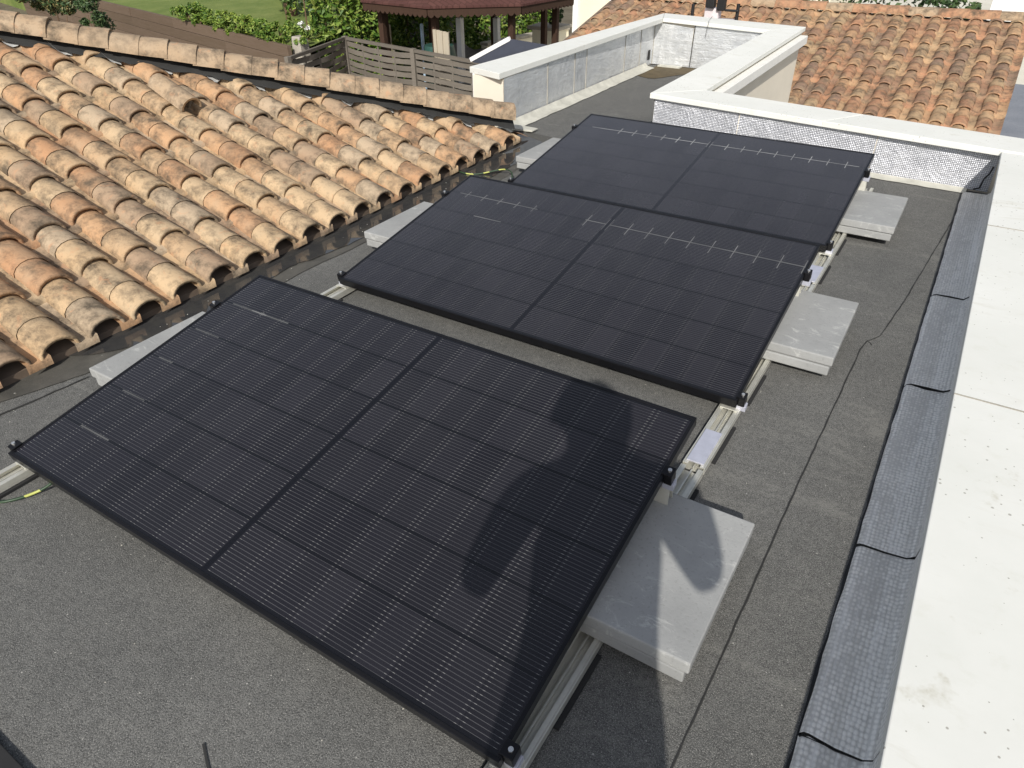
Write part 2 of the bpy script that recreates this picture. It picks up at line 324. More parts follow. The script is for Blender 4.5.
# ------------------------------------------------------------------ mesh helpers
class MB:
    def __init__(s): s.v = []; s.f = []; s.sm = []; s.mi = []
    def add(s, vs, fs, smooth=False, mi=0):
        o = len(s.v); s.v += [Vector(p) for p in vs]; s.f += [[i + o for i in f] for f in fs]; s.sm += [smooth] * len(fs); s.mi += [mi] * len(fs); return s
    def hexa(s, p, mi=0):    # p: 4 bottom ccw + 4 top ccw
        return s.add(p, [(3, 2, 1, 0), (4, 5, 6, 7), (0, 1, 5, 4), (1, 2, 6, 5), (2, 3, 7, 6), (3, 0, 4, 7)], False, mi)
    def box(s, x0, x1, y0, y1, z0, z1, mi=0):
        return s.hexa([(x0, y0, z0), (x1, y0, z0), (x1, y1, z0), (x0, y1, z0), (x0, y0, z1), (x1, y0, z1), (x1, y1, z1), (x0, y1, z1)], mi)
    def bar(s, a, b, wd, ht, up=(0, 0, 1), mi=0):
        a, b = Vector(a), Vector(b); d = (b - a).normalized(); up = Vector(up)
        sd_ = d.cross(up)
        if sd_.length < 1e-4: sd_ = d.cross(Vector((1, 0, 0)))
        sd_.normalize(); u2 = sd_.cross(d)
        p = []
        for q in (-1, 1):
            for e, sg in ((a, -1), (a, 1), (b, 1), (b, -1)):
                p.append(e + sd_ * wd / 2 * sg + u2 * ht / 2 * q)
        return s.hexa(p, mi)
    def tube(s, pts, r, n=10, cap=True, mi=0):
        pts = [Vector(q) for q in pts]; rs = r if isinstance(r, (list, tuple)) else [r] * len(pts)
        V = []; F = []; prev = None
        for i, q in enumerate(pts):
            d = (pts[min(i + 1, len(pts) - 1)] - pts[max(i - 1, 0)]).normalized()
            a = prev if prev is not None else (Vector((0, 0, 1)) if abs(d.z) < 0.9 else Vector((1, 0, 0)))
            x = d.cross(a).normalized(); yv = x.cross(d).normalized(); prev = yv
            for k in range(n):
                t = 2 * math.pi * k / n; V.append(q + (x * math.cos(t) + yv * math.sin(t)) * rs[i])
        for i in range(len(pts) - 1):
            for k in range(n): F.append((i * n + k, i * n + (k + 1) % n, (i + 1) * n + (k + 1) % n, (i + 1) * n + k))
        s.add(V, F, True, mi)
        if cap:
            s.add(V[:n], [tuple(range(n))], False, mi); s.add(V[-n:], [tuple(range(n - 1, -1, -1))], False, mi)
        return s
    def build(s, name, mat, parent=None, bevel=0.0, origin=None, merge=False):
        me = bpy.data.meshes.new(name)
        o = bpy.data.objects.new(name, me); COL.objects.link(o)
        org = Vector((0, 0, 0))
        if parent is not None:
            o.parent = parent; org = Vector(parent.get('_org', (0, 0, 0))) if '_org' in parent else Vector((0, 0, 0))
        elif origin is not None:
            org = Vector(origin); o.location = org
        me.from_pydata([tuple(q - org) for q in s.v], [], s.f)
        me.polygons.foreach_set('use_smooth', s.sm); me.polygons.foreach_set('material_index', s.mi)
        for mm in (mat if isinstance(mat, (list, tuple)) else [mat]): me.materials.append(mm)
        if merge:
            bm = bmesh.new(); bm.from_mesh(me); bmesh.ops.remove_doubles(bm, verts=bm.verts, dist=1e-5); bm.to_mesh(me); bm.free()
        me.update()
        if bevel:
            b = o.modifiers.new('bevel', 'BEVEL'); b.width = bevel; b.segments = 2; b.limit_method = 'ANGLE'
        return o
def tag(o, label=None, cat=None, group=None, kind=None):
    if label: o['label'] = label
    if cat: o['category'] = cat
    if group: o['group'] = group
    if kind: o['kind'] = kind
    return o
ORG = {}
def thing(name, loc, label, cat, group=None, local=False):
    o = bpy.data.objects.new(name, None); COL.objects.link(o); o.location = loc; o.empty_display_size = 0.05
    if not local: o['_org'] = tuple(loc)     # parts are then written in world coordinates
    return tag(o, label, cat, group)
def copy_thing(o, loc, label):
    c = o.copy(); COL.objects.link(c); c.location = loc; c['label'] = label
    if '_org' in c: del c['_org']
    for ch in list(o.children):
        k = ch.copy(); COL.objects.link(k); k.parent = c
        for g in list(ch.children):
            q = g.copy(); COL.objects.link(q); q.parent = k
    return c
def struct(mb, name, mat): return tag(mb.build(name, mat), kind='structure')

# ------------------------------------------------------------------ the flat roof
GZ = -2.4
roof = thing('flat_roof', (0.9, 1.5, -0.3), 'dark grey granulated felt flat roof carrying the black solar panels', 'flat roof')
mb = MB()
def poly_slab(mb, pts, z0, z1):
    n = len(pts)
    mb.add([(x, y, z1) for x, y in pts], [tuple(range(n))]); mb.add([(x, y, z0) for x, y in pts], [tuple(range(n - 1, -1, -1))])
    for i in range(n):
        a, b = pts[i], pts[(i + 1) % n]; mb.add([(*a, z0), (*b, z0), (*b, z1), (*a, z1)], [(0, 1, 2, 3)])
poly_slab(mb, [(-0.85, -4.0), (2.33, -4.0), (2.33, 4.30), (0.33, 4.30), (0.33, 6.74), (-0.83, 6.74), (-0.83, 4.10), (-0.85, 4.0)], -0.3, 0.0)
mb.build('felt_covering', M['felt'], roof)
def ribbon(pts, wd, z, jit=0.0):
    m_ = MB(); P = []
    for (a, b) in zip(pts[:-1], pts[1:]):
        a, b = Vector((*a, 0)), Vector((*b, 0)); n = max(2, int((b - a).length / 0.04))
        for k in range(n): P.append(a.lerp(b, k / n))
    P.append(Vector((*pts[-1], 0)))
    V = []
    for i, q in enumerate(P):
        d = (P[min(i + 1, len(P) - 1)] - P[max(i - 1, 0)]).normalized(); n_ = Vector((-d.y, d.x, 0))
        q = q + n_ * R.uniform(-jit, jit); ww = wd * R.uniform(0.6, 1.4) / 2
        V += [q + n_ * ww + Vector((0, 0, z)), q - n_ * ww + Vector((0, 0, z))]
    m_.add(V, [(2 * i, 2 * i + 1, 2 * i + 3, 2 * i + 2) for i in range(len(P) - 1)])
    return m_
ribbon([(2.219, 4.1), (2.13, 2.95), (2.10, 2.55), (2.062, 2.19), (2.028, 2.125), (2.048, 2.10)], 0.0036, 0.003, 0.0012).build('sheet_seam', M['joint'], roof)
ribbon([(2.026, 2.13), (2.016, 2.05), (2.001, 1.2), (1.995, 0.36), (1.99, -0.6), (1.99, -2.5)], 0.0036, 0.003, 0.0012).build('sheet_seam', M['joint'], roof)
ribbon([(-0.36, -1.2), (-0.355, 0.1), (-0.312, 0.42)], 0.008, 0.003, 0.002).build('sheet_seam', M['joint'], roof)
ribbon([(1.165, -0.25), (1.24, -0.29), (1.30, -0.36)], 0.006, 0.003, 0.001).build('sheet_seam', M['joint'], roof)
mb = MB()
lap = [(-0.25, -0.52), (0.42, -0.30), (0.60, -0.33), (0.86, -0.36)]
# damp silt tide around the puddle and the puddle itself
def blob_sheet(ptsL, ptsR, z):
    m_ = MB(); n = len(ptsL); V = []
    for a, b in zip(ptsL, ptsR): V += [(a[0], a[1], z), (b[0], b[1], z)]
    m_.add(V, [(2 * i, 2 * i + 1, 2 * i + 3, 2 * i + 2) for i in range(n - 1)]); return m_
def smooth_edge(pts, n=8, jit=0.012):
    out = []
    for i in range(len(pts) - 1):
        p0, p1, p2, p3 = (Vector(pts[max(0, min(len(pts) - 1, i + k))]) for k in (-1, 0, 1, 2))
        for k in range(n):
            t = k / n
            q = 0.5 * ((2 * p1) + (p2 - p0) * t + (2 * p0 - 5 * p1 + 4 * p2 - p3) * t * t + (3 * p1 - p0 - 3 * p2 + p3) * t ** 3)
            out.append((q.x + R.uniform(-jit, jit) * 0.5, q.y))
    out.append(tuple(pts[-1])); return out
edge = smooth_edge([(-0.58, 0.40), (-0.40, 0.55), (-0.33, 0.72), (-0.30, 0.95), (-0.33, 1.15), (-0.37, 1.45), (-0.33, 1.60), (-0.305, 1.9), (-0.265, 2.28), (-0.22, 2.6), (-0.25, 2.85), (-0.27, 3.2), (-0.26, 3.5), (-0.30, 3.72), (-0.45, 3.82), (-0.6, 3.86)])
tag(blob_sheet([(-0.8, y) for x, y in edge], edge, 0.008).build('water', M['wet']), kind='structure')
edge2 = smooth_edge([(-0.60, -0.6), (-0.47, 0.0), (-0.36, 0.35), (-0.31, 0.6), (-0.26, 0.9), (-0.28, 1.3), (-0.27, 1.8), (-0.22, 2.3), (-0.17, 2.6), (-0.2, 3.0), (-0.2, 3.5), (0.0, 3.72), (-0.1, 3.9), (-0.5, 3.95)])
blob_sheet([(-0.8, y) for x, y in edge2], edge2, 0.004).build('damp_patch', M['damp'], roof)
edge3 = smooth_edge([(-0.70, 6.15), (-0.52, 6.1), (-0.40, 6.3), (-0.30, 6.45), (-0.05, 6.6), (0.1, 6.72)])
m_ = MB(); V = [(-0.72 + (x + 0.7) * 0.9, 6.72, 0.004) for x, y in edge3]; W2 = [(x, y, 0.004) for x, y in edge3]
m_.add([q for ab in zip(V, W2) for q in ab], [(2 * i, 2 * i + 2, 2 * i + 3, 2 * i + 1) for i in range(len(V) - 1)])
m_.build('silt_patch', simple('brown_silt', (0.10, 0.075, 0.039), 0.8, 0, 0.3, 12), roof)

# ------------------------------------------------------------------ solar panels
def clamp(parent, x, y, side, z0):
    m_ = MB(); s_ = side
    m_.box(*(sorted((x, x + s_ * 0.021))), y - 0.016, y + 0.016, -0.030, 0.004)
    m_.box(*(sorted((x - s_ * 0.009, x + s_ * 0.021))), y - 0.016, y + 0.016, 0.0042, 0.0075)
    c = m_.build('clamp', M['frame'], parent, 0.0015)
    b_ = MB(); b_.tube([(x + s_ * 0.010, y, 0.007), (x + s_ * 0.010, y, 0.013)], 0.0055, 10)
    b_.build('bolt', M['steel'], c)
    k_ = MB(); k_.box(*(sorted((x - s_ * 0.004, x + s_ * 0.026))), y - 0.013, y + 0.013, -0.052, -0.0312)
    k_.build('clamp_foot', M['zinc'], parent, 0.001)
def make_panel(i, y0, x0, label, gl):
    root = thing('solar_panel', (x0, y0, 0.08), label, 'solar panel', 'black solar panels in three rows', local=True)
    root.rotation_euler = (0.162136, 0, 0)
    g_ = MB(); g_.box(0.010, PW - 0.010, 0.010, PL - 0.010, -0.006, 0.0)
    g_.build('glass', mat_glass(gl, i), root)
    bk = MB(); bk.box(0.012, PW - 0.012, 0.012, PL - 0.012, -0.012, -0.0075); bk.build('backsheet', M['black'], root)
    f_ = MB(); t = 0.010
    for (xa, xb, ya, yb) in ((0, PW, 0, t), (0, PW, PL - t, PL), (0, t, t, PL - t), (PW - t, PW, t, PL - t)):
        f_.box(xa, xb, ya, yb, -0.028, 0.0018)
    f_.build('frame', M['frame'], root, 0.0012)
    for x, s_ in ((0, -1), (PW, 1)):
        for y in (0.03, 0.80): clamp(root, x, y, s_, 0)
    return root
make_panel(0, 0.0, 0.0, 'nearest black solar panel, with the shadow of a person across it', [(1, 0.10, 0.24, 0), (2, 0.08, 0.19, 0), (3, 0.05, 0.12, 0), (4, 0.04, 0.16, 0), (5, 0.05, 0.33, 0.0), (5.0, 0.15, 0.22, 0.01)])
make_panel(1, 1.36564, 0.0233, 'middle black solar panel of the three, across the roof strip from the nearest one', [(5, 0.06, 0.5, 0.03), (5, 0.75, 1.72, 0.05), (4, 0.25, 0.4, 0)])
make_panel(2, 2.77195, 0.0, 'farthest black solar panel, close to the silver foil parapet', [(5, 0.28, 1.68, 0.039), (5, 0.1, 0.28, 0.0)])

# mounting rails ------------------------------------------------
def make_rail(x, label):
    r_ = thing('mounting_rail', (x, -0.3, 0.0), label, 'rail', 'aluminium rails under the panels')
    segs = [(-0.22, 1.045), (1.055, 2.445), (2.455, 3.86)]
    for a, b in segs:
        m_ = MB()
        for (u0, u1, z0, z1) in ((-0.034, 0.034, 0.010, 0.014), (-0.034, -0.030, 0.0145, 0.034), (0.030, 0.034, 0.0145, 0.034), (-0.0295, -0.018, 0.030, 0.034), (0.018, 0.0295, 0.030, 0.034), (-0.0025, 0.0025, 0.0145, 0.026)):
            m_.box(x + u0, x + u1, a, b, z0, z1)
        m_.build('channel', M['alu'], r_, 0.0008)
        for k in range(4):
            mm = MB(); yc = a + (b - a) * (k + 0.5) / 4; mm.box(x - 0.045, x + 0.045, yc - 0.10, yc + 0.10, 0.001, 0.0095); mm.build('rubber_mat', M['rubber'], r_)
    for yj in (1.15, 2.545):
        c = MB(); c.box(x - 0.026, x + 0.026, yj - 0.085, yj + 0.085, 0.0345, 0.040); cp = c.build('connector_plate', M['zinc'], r_, 0.001)
        for dy in (-0.05, 0.05):
            for dx in (-1, 1): b_ = MB(); b_.box(x + dx * 0.029 - 0.006, x + dx * 0.029 + 0.006, yj + dy - 0.012, yj + dy + 0.012, 0.0345, 0.045); b_.build('locking_tab', M['steel'], cp)
    for k, yp in enumerate((0.0, 1.36564, 2.77195)):
        # low front foot and taller back foot that tilt the panel
        for yo, top in ((0.03, 0.045), (0.80, 0.19)):
            m_ = MB(); y = yp + yo
            m_.box(x - 0.028, x + 0.028, y - 0.022, y + 0.022, 0.0345, 0.0385)
            if top > 0.1:
                m_.hexa([(x - 0.028, y - 0.03, 0.039), (x + 0.024, y - 0.03, 0.039), (x + 0.024, y - 0.026, 0.039), (x - 0.028, y - 0.026, 0.039),
                         (x - 0.02, y - 0.012, top - 0.036), (x + 0.016, y - 0.012, top - 0.036), (x + 0.016, y - 0.008, top - 0.036), (x - 0.02, y - 0.008, top - 0.036)])
                m_.hexa([(x - 0.028, y + 0.026, 0.039), (x + 0.024, y + 0.026, 0.039), (x + 0.024, y + 0.03, 0.039), (x - 0.028, y + 0.03, 0.039),
                         (x - 0.02, y + 0.008, top - 0.036), (x + 0.016, y + 0.008, top - 0.036), (x + 0.016, y + 0.012, top - 0.036), (x - 0.02, y + 0.012, top - 0.036)])
            m_.build('support_foot' if top < 0.1 else 'support_post', M['alu'], r_, 0.0008)
    return r_
make_rail(1.722, 'aluminium mounting rail under the panels\' right ends, beside the row of wide concrete slabs')
make_rail(0.022, 'aluminium mounting rail under the panels\' left ends, beside the tiled eave')

# concrete ballast slabs ------------------------------------------
def slab_proto(label, loc):
    o = thing('concrete_slab', loc, label, 'slab', 'concrete ballast slabs on the rails', local=True)
    m_ = MB(); m_.box(-0.235, 0.235, -0.235, 0.235, 0, 0.035)
    m_.build('slab_body', M['slab'], o, 0.004); return o
proto = None
for name, x, y, zz in (('nearest panel', 1, 0.60, 0), ('middle panel', 1, 1.978, 0), ('farthest panel', 1, 3.325, 0), ('nearest panel', -1, 0.612, 0), ('middle panel', -1, 2.0, 0), ('farthest panel', -1, 3.375, 0)):
    for lv in (0, 1):
        side = 'the right-hand rail' if x > 0 else 'the rail along the tiled eave'
        lb = ('%s slab of the pair at the %s on %s' % ('upper grey concrete' if lv else 'lower grey concrete', name, side))
        xc = (1.956 - 0.235) if x > 0 else (-0.187 + 0.235)
        loc = (xc + (0.0, -0.006 if x > 0 else 0.006)[1 - lv], y + R.uniform(-0.008, 0.008) * (1 - lv), 0.0348 + lv * 0.0375)
        o = slab_proto(lb, loc) if proto is None else copy_thing(proto, loc, lb)
        proto = proto or o
        o.rotation_euler = (0, 0, rad(R.uniform(-0.8, 0.8) if lv == 0 else 0.4))

# earth cables ------------------------------------------------------
def cable(pts, label):
    P = smooth3(pts); m_ = MB(); m_.tube(P, 0.0042, 8)
    tag(m_.build('earth_cable', M['ygcable'], origin=P[0]), label, 'cable', 'yellow and green earth cables')
def smooth3(pts, n=8):
    out = []; pts = [Vector(q) for q in pts]
    for i in range(len(pts) - 1):
        p0, p1, p2, p3 = (pts[max(0, min(len(pts) - 1, i + k))] for k in (-1, 0, 1, 2))
        for k in range(n):
            t = k / n; out.append(0.5 * ((2 * p1) + (p2 - p0) * t + (2 * p0 - 5 * p1 + 4 * p2 - p3) * t * t + (3 * p1 - p0 - 3 * p2 + p3) * t ** 3))
    out.append(pts[-1]); return out
cable([(-0.25, -0.42, 0.012), (0.02, -0.15, 0.010), (0.108, -0.085, 0.012), (0.15, -0.01, 0.016), (0.19, 0.06, 0.05), (0.24, 0.16, 0.06)], 'thin yellow-green cable coming out under the near left corner of the nearest panel')
cable([(-0.66, 3.02, 0.016), (-0.55, 2.99, 0.016), (-0.45, 2.945, 0.015), (-0.36, 2.98, 0.012), (-0.24, 3.07, 0.035), (-0.15, 3.03, 0.045), (-0.10, 2.97, 0.025), (-0.02, 2.95, 0.03)], 'yellow-green cable looping from the tiled eave to the farthest panel over the puddle')

# ------------------------------------------------------------------ parapets
def sheet(mb, pts): mb.add(pts, [tuple(range(len(pts)))])
# right parapet
pr = thing('parapet_wall', (2.55, 1.0, -0.3), 'wide white parapet along the roof edge, lined with grey embossed metal', 'parapet')
mb = MB(); mb.box(2.335, 2.86, -4.0, 4.45, GZ, 0.214); mb.build('wall', M['render'], pr)
ys = [-4.0, -1.2, 0.16, 1.478, 2.925, 4.16]
for a, b in zip(ys[:-1], ys[1:]):
    m_ = MB()
    if b > 4: m_.hexa([(2.302, a + .0015, 0.217), (2.92, a + .0015, 0.217), (2.92, 4.083, 0.217), (2.302, 4.160, 0.217), (2.302, a + .0015, 0.25), (2.92, a + .0015, 0.25), (2.92, 4.083, 0.25), (2.302, 4.160, 0.25)])
    else: m_.box(2.302, 2.92, a + .0015, b - .0015, 0.217, 0.25)
    m_.build('coping', M['coping'], pr, 0.003)
    if b < 4: j_ = MB(); j_.box(2.3025, 2.919, b - 0.0022, b + 0.0022, 0.2185, 0.2512); j_.build('joint_filler', M['grey_joint'], pr)
# embossed strip dressed from the roof up the wall, in overlapping lengths
yj = [-4.0, -0.30, 0.40, 1.0, 1.86, 2.64, 4.10]
for a, b in zip(yj[:-1], yj[1:]):
    m_ = MB(); prof = [(2.189, 0.0035), (2.194, 0.013), (2.205, 0.0165), (2.255, 0.018), (2.305, 0.021), (2.322, 0.035), (2.333, 0.212)]
    n = max(3, int((b - a) / 0.05)); V = []; F = []
    for i in range(n + 1):
        y = a + 0.002 + (b - a - 0.004) * i / n; lap_ = 0.0045 * (1 - i / n)
        for j, (x, z) in enumerate(prof):
            wob = R.uniform(-0.002, 0.0015) if j == 0 else R.uniform(-0.0012, 0.0012)
            V.append((x + wob, y + (R.uniform(-0.004, 0.004) if i in (0, n) else 0), z + (lap_ if j < 6 else 0) + R.uniform(0, 0.003)))
    k = len(prof)
    for i in range(n):
        for j in range(k - 1): F.append((i * k + j, i * k + j + 1, (i + 1) * k + j + 1, (i + 1) * k + j))
    m_.add(V, F, True); m_.build('metal_strip', M['upstand'], pr)
    c_ = MB(); c_.tube([(2.190, b - 0.002, 0.008), (2.197, b - 0.002, 0.0165), (2.25, b - 0.001 , 0.0195), (2.31, b + 0.002, 0.0245)], 0.0014, 6); c_.build('bitumen_bead', M['bead'], pr)
m_ = ribbon([(2.187, -3.9), (2.187, 0.3), (2.189, 1.9), (2.187, 4.05)], 0.007, 0.0035, 0.0015); m_.build('bitumen_bead', M['bead'], pr)
# back parapet: foil-lined, a little skew to the panels
A = Vector((2.306, 4.163, 0.25)); B = at(650, 93, 1, 4.25)
Bz = B.z
pb = thing('parapet_wall', (1.2, 4.4, -0.3), 'low white parapet with a bubble-textured silver foil face behind the farthest panel', 'parapet')
nrm = Vector((B.y - A.y, A.x - B.x, 0)).normalized()           # away from the roof
if nrm.y < 0: nrm = -nrm
def strip_wall(mb, a, b, off0, off1, z0, za, zb):
    p = []
    for z_a, z_b in ((z0, z0), (za, zb)):
        p += [Vector((a.x, a.y, z_a)) + nrm * off0, Vector((b.x, b.y, z_b)) + nrm * off0, Vector((b.x, b.y, z_b)) + nrm * off1, Vector((a.x, a.y, z_a)) + nrm * off1]
    mb.add(p, [(0, 1, 2, 3), (7, 6, 5, 4), (4, 5, 1, 0), (5, 6, 2, 1), (6, 7, 3, 2), (7, 4, 0, 3)])
e_ = (A - B).normalized()
mb = MB(); strip_wall(mb, Vector((2.333, A.y - 0.003, 0)), B + e_ * 0.03, 0.030, 0.27, GZ, 0.212, Bz - 0.036); mb.build('wall', M['render'], pb)
cuts = [0.0, 0.455, 1.0]
BO = Vector((at(706, 90, 2, Bz).x, at(706, 90, 2, Bz).y, Bz)); AO = Vector((2.395, 4.47, 0.25))
for q0, q1 in zip(cuts[:-1], cuts[1:]):
    a = A.lerp(B, q0); b = A.lerp(B, q1); ao = AO.lerp(BO, q0); bo = AO.lerp(BO, q1)
    if q0 > 0: a = a - e_ * 0.0015; ao = ao - e_ * 0.0015
    else: a = Vector((2.92, 4.0865, 0.25)); ao = Vector((2.92, 4.405, 0.25))
    th = Vector((0, 0, 0.034)); m_ = MB(); m_.hexa([b - th, a - th, ao - th, bo - th, b, a, ao, bo]); m_.build('coping', M['coping'], pb, 0.003)
for q0, q1, bul in ((0.0, 0.30, 0), (0.303, 0.70, 0), (0.703, 0.985, 0)):
    nI, nJ = 40, 5; V = []; F = []
    for i in range(nI + 1):
        q = q0 + (q1 - q0) * i / nI; bb = A.lerp(B, q)
        for j in range(nJ + 1):
            zt = (0.214 + (Bz - 0.25) * q) * j / nJ + 0.012 * (1 - j / nJ)
            V.append(Vector((bb.x, bb.y, zt)) + nrm * (0.026 - 0.010 * (1 - j / nJ) ** 3 + R.uniform(-0.0012, 0.0012) + (-0.003 if i == nI else 0)))
    for i in range(nI):
        for j in range(nJ): F.append((i * (nJ + 1) + j, i * (nJ + 1) + j + 1, (i + 1) * (nJ + 1) + j + 1, (i + 1) * (nJ + 1) + j))
    m_ = MB(); m_.add(V, F, True); m_.build('foil_sheet', M['foil'], pb)
m_ = MB(); a = A + Vector((-0.10, 0, 0)); V = []; n = 40
for i in range(n + 1):
    q = Vector((a.x, a.y, 0)).lerp(Vector((B.x, B.y, 0)), i / n)
    V += [q + nrm * (-0.048 + R.uniform(-0.005, 0.005)) + Vector((0, 0, 0.005)), q + nrm * 0.0 + Vector((0, 0, 0.012)), q + nrm * 0.016 + Vector((0, 0, 0.018))]
m_.add(V, [f for i in range(n) for f in ((3 * i, 3 * i + 1, 3 * i + 4, 3 * i + 3), (3 * i + 1, 3 * i + 2, 3 * i + 5, 3 * i + 4))], True); m_.build('base_strip', M['strip'], pb)
V = []; m_ = MB(); m_.tube([(2.235, 4.135, 0.03), (2.262, 4.142, 0.039), (2.268, 4.15, 0.09), (2.285, 4.152, 0.12), (2.292, 4.156, 0.16)], 0.0045, 6); m_.build('bitumen_bead', M['bead'], pb)

# notch: right-hand parapet running away, with a ledge on its outer cream wall
C = at(769, 30, 1, 6.70); D = at(663, 18, 1, 6.70); E0 = at(499, 73.5, 0, -0.80)
CO = at(806, 27, 2, C.z)
pn = thing('parapet_wall', (0.45, 5.6, -0.3), 'white parapet with a stepped white ledge and a cream outer wall, beside the brown tiled roof', 'parapet')
def quad_prism(P, th, mat, name, parent, bev=0.003):
    t = Vector((0, 0, th)); m_ = MB(); m_.hexa([q - t for q in P] + list(P)); return m_.build(name, mat, parent, bev)
g3 = Vector((0, 0.003, 0))
quad_prism([B + g3, BO + g3, CO, C], 0.034, M['coping'], 'coping', pn)
xw = BO.x - 0.02; xw2 = CO.x - 0.02
m_ = MB(); zt0, zt1 = Bz - 0.037, C.z - 0.037
m_.hexa([(B.x + 0.03, B.y + 0.30, GZ), (xw, BO.y + 0.01, GZ), (xw2, CO.y - 0.02, GZ), (C.x + 0.03, C.y + 0.06, GZ), (B.x + 0.03, B.y + 0.30, zt0), (xw, BO.y + 0.01, zt0), (xw2, CO.y - 0.02, zt1), (C.x + 0.03, C.y + 0.06, zt1)])
m_.build('wall', M['render'], pn)
m_ = MB(); l0, l1 = Bz - 0.055, C.z - 0.055
m_.hexa([(xw + 0.002, BO.y + 0.01, l0 - 0.07), (xw + 0.075, BO.y + 0.01, l0 - 0.07), (xw2 + 0.075, CO.y - 0.10, l1 - 0.07), (xw2 + 0.002, CO.y - 0.10, l1 - 0.07), (xw + 0.002, BO.y + 0.01, l0), (xw + 0.075, BO.y + 0.01, l0), (xw2 + 0.075, CO.y - 0.10, l1), (xw2 + 0.002, CO.y - 0.10, l1)])
m_.build('ledge', M['ledge'], pn, 0.004)
m_ = MB(); nI = 30; V = []
for i in range(nI + 1):
    q = i / nI; x = B.x + 0.026 + (C.x - B.x) * q; y = B.y + 0.03 + (6.72 - B.y - 0.03) * q
    for z in (0.01, zt0 + (zt1 - zt0) * q): V.append((x + R.uniform(-0.001, 0.001), y, z))
m_.add(V, [(2 * i, 2 * i + 1, 2 * i + 3, 2 * i + 2) for i in range(nI)], True); m_.build('foil_sheet', M['foil_smooth'], pn)
# notch: far parapet
pf = thing('parapet_wall', (-0.2, 6.9, -0.3), 'white parapet across the far end of the roof, bright silver foil on its face', 'parapet')
DO = at(660, 9.5, 2, D.z)
DO = Vector((D.x - 0.12, D.y + 0.33, D.z))
quad_prism([D + Vector((0.003, 0, 0)), C + Vector((0, 0.003, 0)), CO + Vector((0, 0.003, 0)), Vector((DO.x + 0.003, DO.y, DO.z))], 0.034, M['coping'], 'coping', pf)
m_ = MB(); m_.hexa([(D.x - 0.02, 6.735, GZ), (CO.x - 0.05, 6.77, GZ), (CO.x - 0.05, CO.y - 0.03, GZ), (DO.x + 0.04, DO.y - 0.02, GZ), (D.x - 0.02, 6.735, D.z - 0.037), (CO.x - 0.05, 6.77, C.z - 0.037), (CO.x - 0.05, CO.y - 0.03, C.z - 0.037), (DO.x + 0.04, DO.y - 0.02, D.z - 0.037)]); m_.build('wall', M['render'], pf)
def foil_wall(p0, p1, z0, zt0, zt1, parent, mat, n=24, nj=6, j=0.003):
    V = []; F = []; p0, p1 = Vector(p0), Vector(p1)
    for i in range(n + 1):
        q = p0.lerp(p1, i / n)
        for k in range(nj + 1):
            z = z0 + (zt0 + (zt1 - zt0) * i / n - z0) * k / nj; nn = (p1 - p0).cross(Vector((0, 0, 1))).normalized()
            V.append(Vector((q.x, q.y, z)) + nn * R.uniform(-j, j) * (0.3 if i in (0, n) else 1))
    for i in range(n):
        for k in range(nj): F.append((i * (nj + 1) + k, (i + 1) * (nj + 1) + k, (i + 1) * (nj + 1) + k + 1, i * (nj + 1) + k + 1))
    m_ = MB(); m_.add(V, F, True); return m_.build('foil_sheet', mat, parent)
xs_ = [-0.797, -0.40 + 0.0, C.x + 0.02]
for a, b in zip(xs_[:-1], xs_[1:]):
    foil_wall((a + 0.002, 6.726, 0), (b - 0.002, 6.726, 0), 0.008, D.z - 0.038, C.z - 0.038, pf, M['foil_smooth'])
m_ = MB(); m_.bar((-0.40, 6.721, 0.01), (-0.39, 6.721, D.z - 0.04), 0.006, 0.006, (0, 1, 0)); m_.build('foil_joint', M['joint'], pf)
m_ = MB(); m_.box(-0.70, -0.47, 6.64, 6.715, 0.004, 0.014); m_.box(-0.30, 0.25, 6.655, 6.715, 0.004, 0.012); m_.build('base_strip', M['strip'], pf)
m_ = MB(); m_.tube(smooth3([at(712, 18, 1, 7.05) + Vector((0, 0, 0.012)), at(709, 22, 1, 6.85) + Vector((0, 0, 0.012)), D.lerp(C, 0.45) + Vector((0, -0.01, 0.006)), D.lerp(C, 0.44) + Vector((0, -0.012, -0.06)), D.lerp(C, 0.43) + Vector((0, 0.01, -0.12))]), 0.0035, 6)
tag(m_.build('thin_cable', simple('grey_cable', (0.25, 0.25, 0.25), 0.5), origin=at(712, 18, 1, 7.0)), 'thin grey wire hanging over the far parapet below the dark bracket', 'cable')
